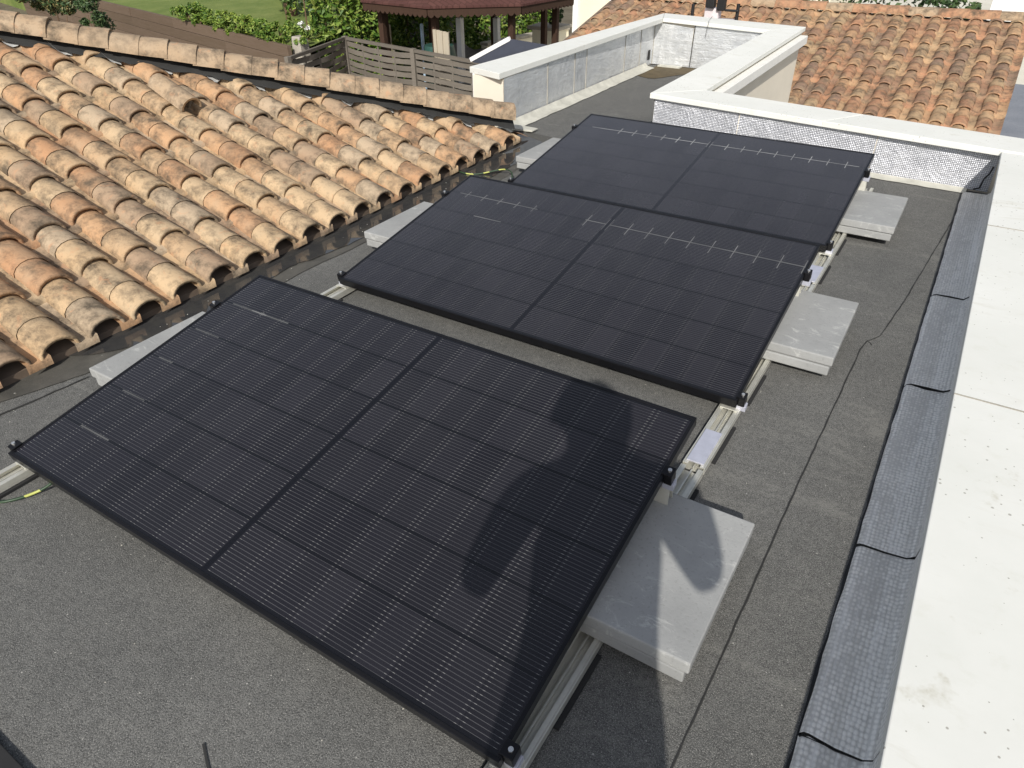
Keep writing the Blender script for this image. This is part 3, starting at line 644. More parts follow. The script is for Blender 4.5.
# notch: left parapet
pl = thing('parapet_wall', (-0.95, 5.4, -0.3), 'white parapet ending next to the hip tiles, its inner face lined with dull silver foil', 'parapet')
EO = at(469.5, 66.5, 2, E0.z)
quad_prism([EO, E0, D, DO], 0.042, M['coping'], 'coping', pl)
m_ = MB(); zt = E0.z - 0.045; zd = D.z - 0.045
m_.hexa([(EO.x + 0.05, E0.y + 0.07, GZ), (-0.805, E0.y + 0.06, GZ), (-0.805, 6.73, GZ), (DO.x + 0.02, DO.y - 0.03, GZ), (EO.x + 0.05, E0.y + 0.07, zt), (-0.805, E0.y + 0.06, zt), (-0.805, 6.73, zd), (DO.x + 0.02, DO.y - 0.03, zd)])
m_.build('wall', M['render'], pl)
seam_y = [E0.y + 0.055, 4.60, 5.05, 5.265, 6.044, 6.40, 6.722]
for a, b in zip(seam_y[:-1], seam_y[1:]):
    q0 = (a - E0.y) / (6.7 - E0.y); q1 = (b - E0.y) / (6.7 - E0.y)
    foil_wall((-0.798, a + 0.002, 0), (-0.798 + (D.x + 0.8) * 0.0, b - 0.002, 0), 0.010, zt + (zd - zt) * q0 - 0.002, zt + (zd - zt) * q1 - 0.002, pl, M['foil_smooth'])
    s_ = MB(); s_.bar((-0.796, b, 0.01), (-0.797, b + 0.003, zt + (zd - zt) * q1 - 0.01), 0.005, 0.005, (1, 0, 0)); s_.build('foil_joint', M['grey_joint'], pl)
m_ = MB(); V = []; n = 30
for i in range(n + 1):
    y = E0.y - 0.04 + (6.55 - E0.y + 0.04) * i / n; wv = 0.075 + R.uniform(-0.006, 0.006)
    V += [(-0.79, y, 0.045), (-0.765, y, 0.018), (-0.79 + wv + 0.02, y, 0.0062)]
m_.add(V, [f for i in range(n) for f in ((3 * i, 3 * i + 1, 3 * i + 4, 3 * i + 3), (3 * i + 1, 3 * i + 2, 3 * i + 5, 3 * i + 4))], True); m_.build('base_strip', M['strip'], pl)
m_ = MB(); m_.hexa([(-0.78, E0.y + 0.0, 0.0105), (-0.55, E0.y + 0.04, 0.0105), (-0.55, E0.y + 0.12, 0.0105), (-0.78, E0.y + 0.10, 0.0105), (-0.78, E0.y, 0.032), (-0.55, E0.y + 0.04, 0.022), (-0.55, E0.y + 0.12, 0.022), (-0.78, E0.y + 0.1, 0.032)]); m_.build('base_strip', M['strip'], pl, 0.003)
m_ = MB(); m_.box(-0.80, -0.785, 6.60, 6.64, 0.06, 0.15); m_.build('drain_opening', M['bead'], pl, 0.004)

# ------------------------------------------------------------------ tiled roofs
def tiles(a_max, b0, b1, pitch, E_, frame, wid=0.060, rise=0.060, seed=1, plift=0.013):
    """interlocked barrel tiles: frame(a, b, h) maps distance up the slope, along the eave and height to the world"""
    rr = random.Random(seed); mb = MB(); nb = int(round((b1 - b0) / pitch)); NS = 9
    for k in range(nb + 1):
        b = b0 + k * pitch
        amax = a_max(b)
        r = 0
        while r * E_ < amax - 0.02:
            a0 = r * E_; jb = rr.uniform(-0.004, 0.004); jb2 = rr.uniform(-0.004, 0.004); lj = rr.uniform(0, 0.005); ja = rr.uniform(-0.012, 0.012)
            if r == 0: ja *= 0.5
            mj = rr.uniform(-0.008, 0.008)
            prof = [(0.0, wid, rise), (0.05 * E_, wid * .99, rise * 0.99), (0.58 * E_, wid * 0.89, rise * 0.87), (0.50 * E_ + mj, wid * 0.965, rise * 0.97), (0.9 * E_, wid * 0.89, rise * 0.87), (E_ + 0.05, wid * 0.85, rise * 0.80)]
            V = []
            for (da, wv, cv) in prof:
                a = a0 + ja + da
                for i in range(NS):
                    th = -0.10 + (math.pi + 0.20) * i / (NS - 1)
                    bb = b + jb + (jb2 - jb) * da / E_ + wv * math.cos(th); lim = a_max(bb)
                    lift = (0.015 + lj) * (1 - da / (E_ + 0.05))
                    V.append(frame(min(a, lim), bb, cv * math.sin(th) + lift + 0.004))
            F = [(i * NS + j, i * NS + j + 1, (i + 1) * NS + j + 1, (i + 1) * NS + j) for i in range(3, len(prof) - 1) for j in range(NS - 1)]
            mb.add(V[3 * NS:], [tuple(q - 3 * NS for q in f) for f in F], True)
            V = V[:3 * NS]; F = [(i * NS + j, i * NS + j + 1, (i + 1) * NS + j + 1, (i + 1) * NS + j) for i in range(2) for j in range(NS - 1)]
            # lip thickness and the barrel's inside
            t = 0.013; o = len(V)
            for da in (0.0, 0.10):
                for i in range(NS):
                    th = -0.10 + (math.pi + 0.20) * i / (NS - 1)
                    V.append(frame(min(a0 + ja + da, a_max(b)), b + jb + (wid - t) * math.cos(th), (rise - t) * math.sin(th) + 0.015 + lj + 0.004))
            F += [(j, o + j, o + j + 1, j + 1) for j in range(NS - 1)]
            F += [(o + j, o + NS + j, o + NS + j + 1, o + j + 1) for j in range(NS - 1)]
            mb.add(V, F, True)
            # pan beside it
            bp = b + pitch / 2; V = []; NP = 5; hw = pitch / 2 - wid + 0.030
            for da in (0.0, 0.5 * E_, E_ + 0.04):
                for i in range(NP):
                    q = -1 + 2 * i / (NP - 1); bb = bp + hw * q; lim = a_max(bb)
                    V.append(frame(min(a0 + da - (0.03 if r else 0.004), lim), bb, 0.004 + (0.012 if plift < 0.02 else 0.022) * q * q + plift * (1 - da / E_)))
            F = [(i * NP + j, i * NP + j + 1, (i + 1) * NP + j + 1, (i + 1) * NP + j) for i in range(2) for j in range(NP - 1)]
            o = len(V); V += [frame(min(a0 - (0.03 if r else 0.004), a_max(bp)), bp + hw * (-1 + 2 * i / (NP - 1)), -0.006) for i in range(NP)]
            F += [(j, o + j, o + j + 1, j + 1) for j in range(NP - 1)]
            mb.add(V, F, True)
            r += 1
    return mb
def cap_tile(mb, a, b, r0, r1, rise, up=Vector((0, 0, 1)), NS=11):
    d = (b - a).normalized(); sd_ = d.cross(up).normalized(); u2 = sd_.cross(d)
    V = []; L = (b - a).length
    for t, rr_, cc in ((0, r0, rise), (0.5, (r0 + r1) / 2, rise * 0.975), (1.0, r1, rise * 0.95)):
        for i in range(NS):
            th = -0.12 + (math.pi + 0.24) * i / (NS - 1); V.append(a + (b - a) * t + sd_ * rr_ * math.cos(th) + u2 * cc * math.sin(th))
    F = [(i * NS + j, i * NS + j + 1, (i + 1) * NS + j + 1, (i + 1) * NS + j) for i in range(2) for j in range(NS - 1)]
    mb.add(V, F, True); V = V[:NS]; F = []
    o = len(V)
    for da in (0, 0.3):
        for i in range(NS):
            th = -0.12 + (math.pi + 0.24) * i / (NS - 1); V.append(a + (b - a) * da + sd_ * (r0 - 0.012) * math.cos(th) + u2 * (rise - 0.012) * math.sin(th))
    F += [(j, o + j, o + j + 1, j + 1) for j in range(NS - 1)] + [(o + j, o + NS + j, o + NS + j + 1, o + j + 1) for j in range(NS - 1)]
    mb.add(V, F, True)

S1 = 0.345; EX = -0.475; EZ = 0.030; HY = 3.76; HK = 1.02
fr1 = lambda a, b, h: Vector((EX - a, b, EZ + S1 * a + h))
amax1 = lambda b: max(0.0, min(3.9, (HY + 0.05 - b) / HK))
tr = thing('tiled_roof', (-1.6, 1.6, 0.0), 'hipped roof of weathered buff and orange barrel tiles, its eave over the puddle', 'tiled roof')
tiles(amax1, -1.38, 3.46, 0.1815, 0.292, fr1, 0.076, 0.054, 3).build('barrel_tiles', M['buff'], tr)
dk = MB(); V = [fr1(0.03, -1.6, -0.008), fr1(0.03, HY - .03, -0.008), fr1(3.9, HY - 3.9 * HK, -0.008), fr1(3.9, -1.6, -0.008)]
dk.add(V + [q - Vector((0, 0, 0.04)) for q in V], [(0, 1, 2, 3), (7, 6, 5, 4), (0, 4, 5, 1), (1, 5, 6, 2), (2, 6, 7, 3), (3, 7, 4, 0)])
dk.build('roof_deck', M['deck'], tr)
# the slope behind the hip
fr1b = lambda a, b, h: Vector((b, HY + 0.02 - a, EZ + S1 * a + h))
bb = MB(); V = []; nb = 60; na = 2
for i in range(nb + 1):
    x = EX - 0.02 - 3.85 * i / nb; h = 0.02 + 0.02 * math.sin(i * 2.1)
    top = (EX - x) * HK
    for q in (0.0, 1.0): V.append((x, HY + 0.02 - top * q + 0.03, EZ + S1 * (EX - x) * q + h - 0.03))
bb.add(V, [(2 * i, 2 * i + 1, 2 * i + 3, 2 * i + 2) for i in range(nb)]); bb.build('rear_slope', M['red'], tr)
# hip caps and the pale flashing under them
hd = Vector((-1, -HK, S1 - 0.010)); hl = hd.length; hdn = hd / hl
H0 = Vector((EX - 0.085, HY - 0.062, EZ + 0.142))
nst = 30
for k in range(nst):
    a = H0 + hdn * (k * 0.152); b = H0 + hdn * ((k + 1) * 0.152 + 0.02)
    j = Vector((0, 0, R.uniform(-0.003, 0.004)))
    m_ = MB(); cap_tile(m_, a + j + Vector((0, 0, (0.008, 0.003)[k % 2])), b + j - Vector((0, 0, 0.003)), 0.102, 0.098, 0.080); m_.build('hip_tile', M['cap'], tr)
side = Vector((HK, -1, 0)).normalized()
m_ = MB(); V = []; n = 120
for i in range(n + 1):
    q = H0 + hdn * (4.6 * i / n); 
    V += [q + side * 0.01 - Vector((0, 0, 0.012)), q + side * (0.080 + 0.034 * max(0, math.sin(i * 0.0383 * 2 * math.pi / 0.254)) + R.uniform(-0.006, 0.006)) - Vector((0, 0, 0.058 + R.uniform(0, 0.010)))]
m_.add(V, [(2 * i, 2 * i + 2, 2 * i + 3, 2 * i + 1) for i in range(n)], True); m_.build('cap_gap_shade', M['joint'], tr)  # near-black strip standing in for the shaded gap under the caps
for k in range(28):
    b = -1.38 + (k - 0.5) * 0.1815; a = amax1(b)
    if a <= 0.08 or a > 3.5: continue
    m_ = MB(); V = []
    for i in range(7):
        q = -1 + i / 3; V += [fr1(a - 0.125 + R.uniform(-.014, .014), b + 0.045 * q, 0.030 + 0.018 * q * q + R.uniform(-.004, .004)), fr1(a - 0.02, b + 0.050 * q, 0.060 + 0.018 * q * q)]
    m_.add(V, [(2 * i, 2 * i + 1, 2 * i + 3, 2 * i + 2) for i in range(6)], True); m_.build('foil_scrap', M['mortar'], tr)
# wall under the eave
m_ = MB(); m_.box(-0.86, -0.852, -3.9, 3.55, GZ, 0.02); m_.build('wall', M['render'], tr)
# one slipped tile lying on the slope
def on_roof(u, v, h):
    d = RM @ Vector(((u - 512) / FPX, -(v - 384) / FPX, -1)); k = (EZ + h + S1 * (EX - CAM.x) - CAM.z) / (d.z + S1 * d.x); return CAM + d * k
sl = MB(); q0 = on_roof(192, 108, 0.072); q1 = on_roof(157, 83, 0.088); cap_tile(sl, q0, q1, 0.066, 0.058, 0.060, NS=9)
tag(sl.build('roof_tile', M['cap'], origin=q0), 'loose grey-buff barrel tile lying on top of the other tiles, its dark mouth open', 'roof tile')

# neighbour's brown roof
S2 = 0.30; P0 = Vector((0.21, 8.42, -0.594)); EY2 = 7.62
fr2 = lambda a, b, h: Vector((b + 0.08 * (a - 3.0) * max(0.0, min(1.0, (-b - 1.0) / 2.0)), EY2 + a, P0.z + S2 * (EY2 + a - P0.y) + h))
ar = 3.05
tr2 = thing('tiled_roof', (0.0, 9.0, GZ), 'neighbouring roof of small brown and red tiles beyond the white parapets', 'tiled roof')
tiles(lambda b: ar, -2.97, 2.24, 0.2165, 0.33, fr2, 0.082, 0.060, 8, 0.028).build('barrel_tiles', M['red'], tr2)
dk = MB(); V = [fr2(0.0, -3.15, -0.01), fr2(0.0, 2.385, -0.01), fr2(ar + 0.1, 2.385, -0.01), fr2(ar + 0.1, -3.15, -0.01)]
V2 = [Vector((2.385, EY2 + 6.2, V[0].z)), Vector((-3.15, EY2 + 6.2, V[0].z))]
dk.add(V, [(0, 1, 2, 3)]); dk.add([V[3], V[2], V2[0], V2[1]], [(0, 1, 2, 3)]); dk.build('roof_deck', M['deck'], tr2)
m_ = MB(); m_.box(-3.0, 2.25, EY2 + 0.25, EY2 + 5.9, GZ, V[0].z - 0.012); 
m_.add([(-3.0, EY2 + .25, V[0].z - .012), (2.25, EY2 + .25, V[0].z - .012)], []); m_.build('wall', M['render'], tr2)
m_ = MB(); m_.add([(2.25, EY2 + .25, V[0].z + .02), (2.25, EY2 + 5.9, V[0].z + .02), (2.25, EY2 + 3.1, V[2].z - .03)], [(0, 1, 2)]); m_.add([(-3.0, EY2 + .25, V[0].z + .02), (-3.0, EY2 + 5.9, V[0].z + .02), (-2.95, EY2 + 3.1, V[2].z - .03)], [(0, 2, 1)]); m_.build('gable', M['render'], tr2)
zr = fr2(ar, 0, 0).z + 0.045; yr = EY2 + ar + 0.06
for k in range(17):
    m_ = MB(); x = 2.36 - k * 0.335; j = R.uniform(-0.005, 0.005)
    cap_tile(m_, Vector((x, yr, zr + j + .006)), Vector((x - 0.352, yr + 0.02 * (k > 20), zr + j)), 0.105, 0.097, 0.085); m_.build('ridge_tile', M['red'] if k % 3 else M['cap'], tr2)

# bracket on that roof behind the far parapet
bx = thing('cable_bracket', at(712, 14, 1, 9.3), 'small black and white bracket box behind the far parapet, between two dark pegs', 'bracket')
zb = fr2(9.3 - EY2, 0, 0).z
c0 = at(718, 10, 1, 9.3)
m_ = MB(); m_.box(c0.x - 0.20, c0.x + 0.20, 9.25, 9.42, c0.z - 0.16, c0.z - 0.10); m_.box(c0.x - 0.16, c0.x + 0.02, 9.26, 9.40, c0.z - 0.095, c0.z + 0.02); m_.build('white_box', simple('pinkish_white', (0.66, 0.60, 0.62), 0.6), bx, 0.01)
m_ = MB(); m_.box(c0.x - 0.14, c0.x - 0.03, 9.2, 9.3, c0.z + 0.03, c0.z + 0.14); m_.box(c0.x + 0.0, c0.x + 0.10, 9.22, 9.3, c0.z + 0.0, c0.z + 0.16); m_.box(c0.x + 0.1, c0.x + 0.27, 9.24, 9.28, c0.z - 0.005, c0.z + 0.02); m_.build('black_block', M['black'], bx, 0.008)
for u in (692.5, 737.5):
    q = at(u, 12, 1, 9.28); m_ = MB(); m_.tube([(q.x, q.y, zb), (q.x, q.y, q.z + 0.09)], 0.022, 8); m_.build('peg', M['black'], bx)

# ------------------------------------------------------------------ ground
m_ = MB(); m_.box(-200, 200, -60, 300, GZ - 0.3, GZ); struct(m_, 'ground', M['soil'])
# terrace lawn above the brown wall
WT = -1.2
wa, wb = at(80, -4, 2, WT), at(287, 46, 2, WT)
wd_ = (wb - wa).normalized(); wn_ = Vector((-wd_.y, wd_.x, 0))
if wn_.dot(Vector((-0.4, 1, 0))) < 0: wn_ = -wn_
far_l = wa - wd_ * 30; lv_ = at(268, 44, 2, WT)
m_ = MB(); P = [far_l + wn_ * 0.25, wb + wn_ * 0.25, Vector((wb.x + (lv_.x - CAM.x) * 4.2, wb.y + (lv_.y - CAM.y) * 4.2, wb.z + 3.5)), far_l + wn_ * 70 + Vector((0, 0, 3.5))]
P[0].z = P[1].z = WT - 0.15
m_.add(P + [Vector((q.x, q.y, GZ)) for q in P], [(0, 1, 2, 3), (0, 4, 5, 1), (1, 5, 6, 2), (2, 6, 7, 3), (3, 7, 4, 0)]); struct(m_, 'lawn', M['lawn'])
bw = thing('retaining_wall', (wb.x, wb.y, GZ), 'low retaining wall of horizontal brown boards below the lawn', 'retaining wall')
m_ = MB(); nb = 5
wa2 = wa - wd_ * 8
for k in range(nb):
    z1 = WT - k * 0.24; n = 7
    for i in range(n):
        a = wa2.lerp(wb, i / n) + wd_ * 0.004; b = wa2.lerp(wb, (i + 1) / n) - wd_ * 0.004
        off = wn_ * (0.05 + R.uniform(-0.012, 0.012))
        m_.bar(Vector((a.x, a.y, z1 - 0.117)) + off, Vector((b.x, b.y, z1 - 0.117)) + off, 0.10, 0.232)
m_.build('boards', M['brown'], bw, 0.006)
ep = at(299, 36, 2, -1.05)
m_ = MB(); m_.hexa([(ep.x - .2, ep.y - .2, GZ), (ep.x + .2, ep.y - .2, GZ), (ep.x + .2, ep.y + .2, GZ), (ep.x - .2, ep.y + .2, GZ), (ep.x - .12, ep.y - .12, -1.05), (ep.x + .12, ep.y - .12, -1.05), (ep.x + .12, ep.y + .12, -1.05), (ep.x - .12, ep.y + .12, -1.05)])
tag(m_.build('concrete_post', M['concrete'], bevel=0.02, origin=(ep.x, ep.y, GZ)), 'squat tapering concrete post at the end of the brown retaining wall', 'post')

# driveway and road on the far right
m_ = MB(); m_.box(-9, 60, 13.6, 120, GZ, GZ + 0.004); struct(m_, 'driveway', M['drive'])
ka, kb = at(940, 17, 2, GZ), at(790, -2, 2, GZ)
m_ = MB(); m_.bar((ka.x + 1, ka.y - .2, GZ + 0.06), (kb.x - 6, kb.y + 1.0, GZ + 0.06), 0.25, 0.12); struct(m_, 'kerb', M['drive'])
m_ = MB(); m_.box(1.6, 30, 4.7, 21, GZ, GZ + 0.012); struct(m_, 'road', M['road'])
wp0, wp1 = at(984, 27, 2, GZ), at(1060, 36, 2, GZ)
gp = thing('garden_wall', (wp0.x, wp0.y, GZ), 'plain white garden wall end at the edge of the pale driveway', 'wall')
m_ = MB(); m_.box(wp0.x, wp0.x + 6, wp0.y, wp0.y + 0.5, GZ, GZ + 2.6); m_.build('wall', M['white'], gp, 0.02)
m_ = MB(); m_.box(wp0.x - 0.08, wp0.x + 6, wp0.y - 0.08, wp0.y + 0.58, GZ + 2.603, GZ + 2.7); m_.build('coping', M['white'], gp, 0.01)

# ------------------------------------------------------------------ plants
def leafmass(n, pts_fn, size, seed, squash=1.0):
    rr = random.Random(seed); V = []; F = []
    for i in range(n):
        c = pts_fn(rr); s_ = size * rr.uniform(0.6, 1.35)
        t = Vector((rr.gauss(0, 1), rr.gauss(0, 1), rr.gauss(0, 0.7))).normalized(); q = t.orthogonal().normalized()
        q = Matrix.Rotation(rr.uniform(0, 6.28), 3, t) @ q; o = len(V)
        nrm_ = t.cross(q) * s_ * 0.16
        V += [c - t * s_ * 0.5, c + q * s_ * 0.24 + nrm_, c + t * s_ * 0.5, c - q * s_ * 0.24 + nrm_]; F.append((o, o + 1, o + 2, o + 3))
    m_ = MB(); m_.add(V, F); return m_
def clumpy(cx, cy, cz, rx, ry, rz, nc, seed, rot=0.0):
    rr = random.Random(seed); cl = []
    ca, sa = math.cos(rot), math.sin(rot)
    for i in range(nc):
        d = Vector((rr.gauss(0, 1), rr.gauss(0, 1), rr.gauss(0, 1))).normalized() * rr.uniform(0.35, 1.0) ** 0.6
        x, y = d.x * rx, d.y * ry
        cl.append((Vector((cx + x * ca - y * sa, cy + x * sa + y * ca, cz + d.z * rz)), rr.uniform(0.18, 0.42) * min(rx, ry, rz)))
    def f(r):
        c, s_ = r.choice(cl); d = Vector((r.gauss(0, 1), r.gauss(0, 1), r.gauss(0, 1))).normalized()
        return c + d * s_ * r.uniform(0.6, 1.05)
    return f
def shrub(c, rx, ry, rz, n, size, mat, label, cat='shrub', name='shrub', group=None, nc=22, rot=0.0, seed=0, stem=True):
    t = thing(name, (c[0], c[1], c[2]), label, cat, group)
    leafmass(n, clumpy(c[0], c[1], c[2] + rz, rx, ry, rz, nc, seed, rot), size, seed + 1).build('foliage', mat, t)
    m_ = MB(); rr = random.Random(seed + 7)
    for k in range(5):
        e = Vector((c[0] + rr.uniform(-.6, .6) * rx, c[1] + rr.uniform(-.6, .6) * ry, c[2] + rz * rr.uniform(0.9, 1.4)))
        m_.tube([Vector((c[0] + rr.uniform(-.1, .1) * rx, c[1], c[2] - 0.05)), e], [0.03, 0.008], 6)
    m_.build('stem', M['bark'], t); return t
def hedge(p0, p1, z0, z1, dep, n, size, mat, label, seed, name='hedge', rise=0.0):
    p0, p1 = Vector((p0[0], p0[1], 0)), Vector((p1[0], p1[1], 0)); d = p1 - p0; nn = Vector((-d.y, d.x, 0)).normalized()
    rr0 = random.Random(seed); ph = [rr0.uniform(0, 6) for _ in range(6)]
    def f(r):
        q = r.random(); b = 0.16 * (math.sin(q * d.length * 2.3 + ph[0]) + math.sin(q * d.length * 5.1 + ph[1]) * 0.7)
        zz = r.random(); face = r.random()
        top = z1 + b * 0.6 + rise * (1 - q)
        if face < 0.55: dd = -dep / 2 + b + r.uniform(-.12, .08) + 0.13 * math.sin(zz * 7 + q * d.length * 3 + ph[2]); z = z0 + (top - z0) * zz
        elif face < 0.85: dd = r.uniform(-dep / 2, dep / 2); z = top + r.uniform(-.12, .1)
        else: dd = dep / 2 + b; z = z0 + (top - z0) * zz
        return p0 + d * q + nn * dd + Vector((0, 0, z))
    t = thing(name, (*((p0 + p1) / 2)[:2], z0), label, 'hedge')
    leafmass(n, f, size, seed).build('foliage', mat, t)
    m_ = MB(); nn2 = max(2, int(d.length / 0.6))
    for i in range(nn2 + 1):
        q = p0 + d * i / nn2; m_.tube([q + Vector((0, 0, z0 - .05)), q + nn * R.uniform(-.2, .2) + Vector((R.uniform(-.2, .2), 0, z0 + (z1 - z0) * 0.8))], [0.035, 0.012], 6)
    core = []
    m_.build('stem', M['bark'], t)
    return t
q = at(62, 18, 2, -1.6)
dir_ = (q - CAM); 
q1 = CAM + dir_ * 0.86
s1 = at(58, 28, 2, -1.35); s2 = at(97, 33, 2, -1.25)
shrub((s1.x, s1.y, GZ), 1.7, 0.7, 1.15, 9000, 0.10, M['mixed'], 'mottled green and rust shrub growing in front of the brown retaining wall', group=None, seed=31)
shrub((s2.x, s2.y, GZ), 0.5, 0.45, 1.15, 3000, 0.09, M['dark'], 'slim dark green shrub, right of the mottled one, in front of the brown wall', seed=41)
# lime plants along the top of the wall
for k, (u0, u1, mat, lab) in enumerate(((146, 186, 'laurel', 'low green plant on the wall top, nearest the mottled shrub'), (184, 228, 'yellow', 'yellow-green spreading plant on the top of the brown wall'), (226, 272, 'laurel', 'darker low bush between the yellow-green plant and the tree trunk'))):
    um = (u0 + u1) / 2; vtop = 8 + (um - 110) * 0.23
    c = at(um, vtop + 3, 2, WT + 0.0) + wn_ * 0.75
    shrub((c.x, c.y, WT - 0.10), 1.0 + 0.1 * k, 0.40, 0.23, 3600, 0.085, M[mat], lab, 'shrub', 'shrub', 'plants along the wall top', 60, math.atan2(wd_.y, wd_.x), 60 + k)
c = at(262, 50, 2, -1.75)
shrub((c.x, c.y, -2.4), 0.75, 0.35, 0.30, 700, 0.08, M['mixed'], 'straggly weeds at the foot of the brown wall by the concrete post', 'weeds', 'weed_clump', None, 16, math.atan2(wd_.y, wd_.x), 80)
# tree
tb = at(295, 31, 2, WT)
tb = CAM + (tb - CAM) * 1.12
tr_ = thing('tree', (tb.x, tb.y, tb.z - 0.2), 'garden tree with a bare brown trunk and dark hanging leaves above the concrete post', 'tree')
m_ = MB(); m_.tube([(tb.x, tb.y, tb.z - 0.3), (tb.x - 0.02, tb.y, tb.z + 0.4), (tb.x - 0.12, tb.y + .05, tb.z + 1.0), (tb.x - 0.1, tb.y + .1, tb.z + 1.6)], [0.20, 0.165, 0.15, 0.10], 10)
for a_, l_ in ((0.4, 1.1), (2.2, 1.2), (3.9, 1.0), (5.2, 1.1)):
    m_.tube([(tb.x - 0.12, tb.y + .05, tb.z + 1.0), (tb.x - 0.1 + math.cos(a_) * l_ * .6, tb.y + math.sin(a_) * l_ * .6, tb.z + 1.6), (tb.x - 0.1 + math.cos(a_) * l_, tb.y + math.sin(a_) * l_, tb.z + 1.9)], [0.08, 0.05, 0.02], 6)
m_.build('trunk', M['bark'], tr_)
leafmass(2600, clumpy(tb.x + 0.15, tb.y + .1, tb.z + 1.42, 1.25, 1.1, 0.80, 30, 5), 0.15, 6).build('crown', M['dark'], tr_)
fl = at(303, 26, 2, -0.95)
ft = thing('flowering_plant', (fl.x, fl.y, GZ), 'small plant with a white flower head beside the tree trunk', 'flower')
leafmass(60, clumpy(fl.x, fl.y, fl.z, 0.14, 0.14, 0.12, 6, 9), 0.09, 10).build('petals', M['petal'], ft)
m_ = MB(); m_.tube([(fl.x, fl.y, GZ), (fl.x, fl.y, fl.z)], 0.015, 6); m_.build('stem', M['bark'], ft)
# laurel hedge behind the fence and gazebo
h0, h1 = at(296, 60, 2, GZ), at(508, 62, 2, GZ)
h0 = CAM + (h0 - CAM) * 1.0
hA = at(296, 14, 2, -0.35); hB = at(372, 16, 2, -0.35)
hd0 = at(310, 52, 2, -1.55); hd1 = at(540, 34, 2, -2.15)
hedge(hd0, hd1, GZ, 0.12, 1.0, 19000, 0.17, M['laurel'], 'tall bright green laurel hedge behind the grey fence and the gazebo', 91)
# trimmed hedge behind the neighbour's ridge
r0, r1 = at(700, -8, 1, 13.6), at(972, 24, 1, 12.6)
zt_ = r1.z + 0.27
hedge((r0.x - 1.0, 13.3), (r1.x, 12.9), GZ, zt_ - 0.02, 0.9, 9000, 0.10, M['dark'], 'trimmed dark green hedge behind the ridge of the brown roof', 95, 'hedge', 0.5)

# ------------------------------------------------------------------ fence
FT = -1.15
f1 = at(345, 38, 2, FT); f0 = at(288, 60, 2, FT - 0.02); f2 = at(413, 50.5, 2, FT); 
fdir = (f2 - f1).normalized(); f3 = f2 + fdir * (f2 - f1).length; f4 = f3 + fdir * (f2 - f1).length
fe = thing('garden_fence', (f1.x, f1.y, GZ), 'weathered grey woven timber fence panels in front of the gazebo', 'fence')
def fence_panel(a, b, arch):
    d = (b - a); L = d.length; dn = d / L; nn = Vector((-dn.y, dn.x, 0)); m_ = MB(); ns = 9; H = 1.2
    for k in range(ns):
        z = FT - 0.10 - k * 0.128
        V = []; n = 24
        for i in range(n + 1):
            q = i / n; wv = 0.022 * math.sin(q * math.pi * 4 + (k % 2) * math.pi)
            bow = arch * 0.10 * (1 - (2 * q - 1) ** 2) * (0.4 + 0.6 * (k < 5))
            p = a + d * q + nn * wv; zz = z + (-bow if arch else 0)
            for (dz, dn_) in ((0.050, 0.006), (-0.050, 0.006), (-0.050, -0.006), (0.050, -0.006)): V.append(Vector((p.x, p.y, zz + dz)) + nn * dn_)
        F = [(i * 4 + j, i * 4 + (j + 1) % 4, (i + 1) * 4 + (j + 1) % 4, (i + 1) * 4 + j) for i in range(n) for j in range(4)]
        m_.add(V, F)
    for q in (0.25, 0.5, 0.75):
        p = a + d * q; m_.bar(Vector((p.x, p.y, FT - 0.05)), Vector((p.x, p.y, GZ + 0.05)), 0.035, 0.02, nn)
    m_.bar(Vector((a.x, a.y, FT)), Vector((b.x, b.y, FT)), 0.06, 0.06)
    m_.bar(Vector((a.x, a.y, GZ + .05)), Vector((b.x, b.y, GZ + .05)), 0.06, 0.06)
    m_.build('woven_panel', M['fence'], fe)
for a, b, ar_ in ((f0, f1, 0.3), (f1, f2, 0.5), (f2, f3, 0.0), (f3, f4, 0.0)):
    dn = (b - a).normalized(); fence_panel(a + dn * 0.07, b - dn * 0.07, ar_)
for p in (f0, f1, f2, f3, f4):
    m_ = MB(); m_.box(p.x - .05, p.x + .05, p.y - .05, p.y + .05, GZ, FT + 0.04); m_.build('post', M['fence'], fe, 0.006)

# ------------------------------------------------------------------ gazebo
ge = at(440, 12.5, 2, -0.42); gc = Vector((ge.x - 0.92, ge.y + 2.20, GZ)); GR = 2.42
gz = thing('gazebo', (gc.x, gc.y, GZ), 'dark wooden gazebo with a red-brown shingle roof and scalloped fascia', 'gazebo')
ZE = -0.32; n8 = 8; a0 = rad(-90 + 22.5 - 6)
ring = lambda r, z: [Vector((gc.x + r * math.cos(a0 + 2 * math.pi * k / n8), gc.y + r * math.sin(a0 + 2 * math.pi * k / n8), z)) for k in range(n8)]
m_ = MB(); o_, t_ = ring(GR, ZE), ring(0.12, ZE + 1.35)
for k in range(n8):
    m_.add([o_[k], o_[(k + 1) % n8], t_[(k + 1) % n8], t_[k]], [(0, 1, 2, 3)])
    e0, e1 = o_[k] - Vector((0, 0, .04)), o_[(k + 1) % n8] - Vector((0, 0, .04)); m_.add([e0, e1, t_[(k + 1) % n8] - Vector((0, 0, .04)), t_[k] - Vector((0, 0, .04))], [(3, 2, 1, 0)]); m_.add([e0, e1, o_[(k + 1) % n8], o_[k]], [(0, 1, 2, 3)])
m_.build('roof', M['shingle'], gz)
m_ = MB(); fi = ring(GR - 0.05, ZE - 0.045)
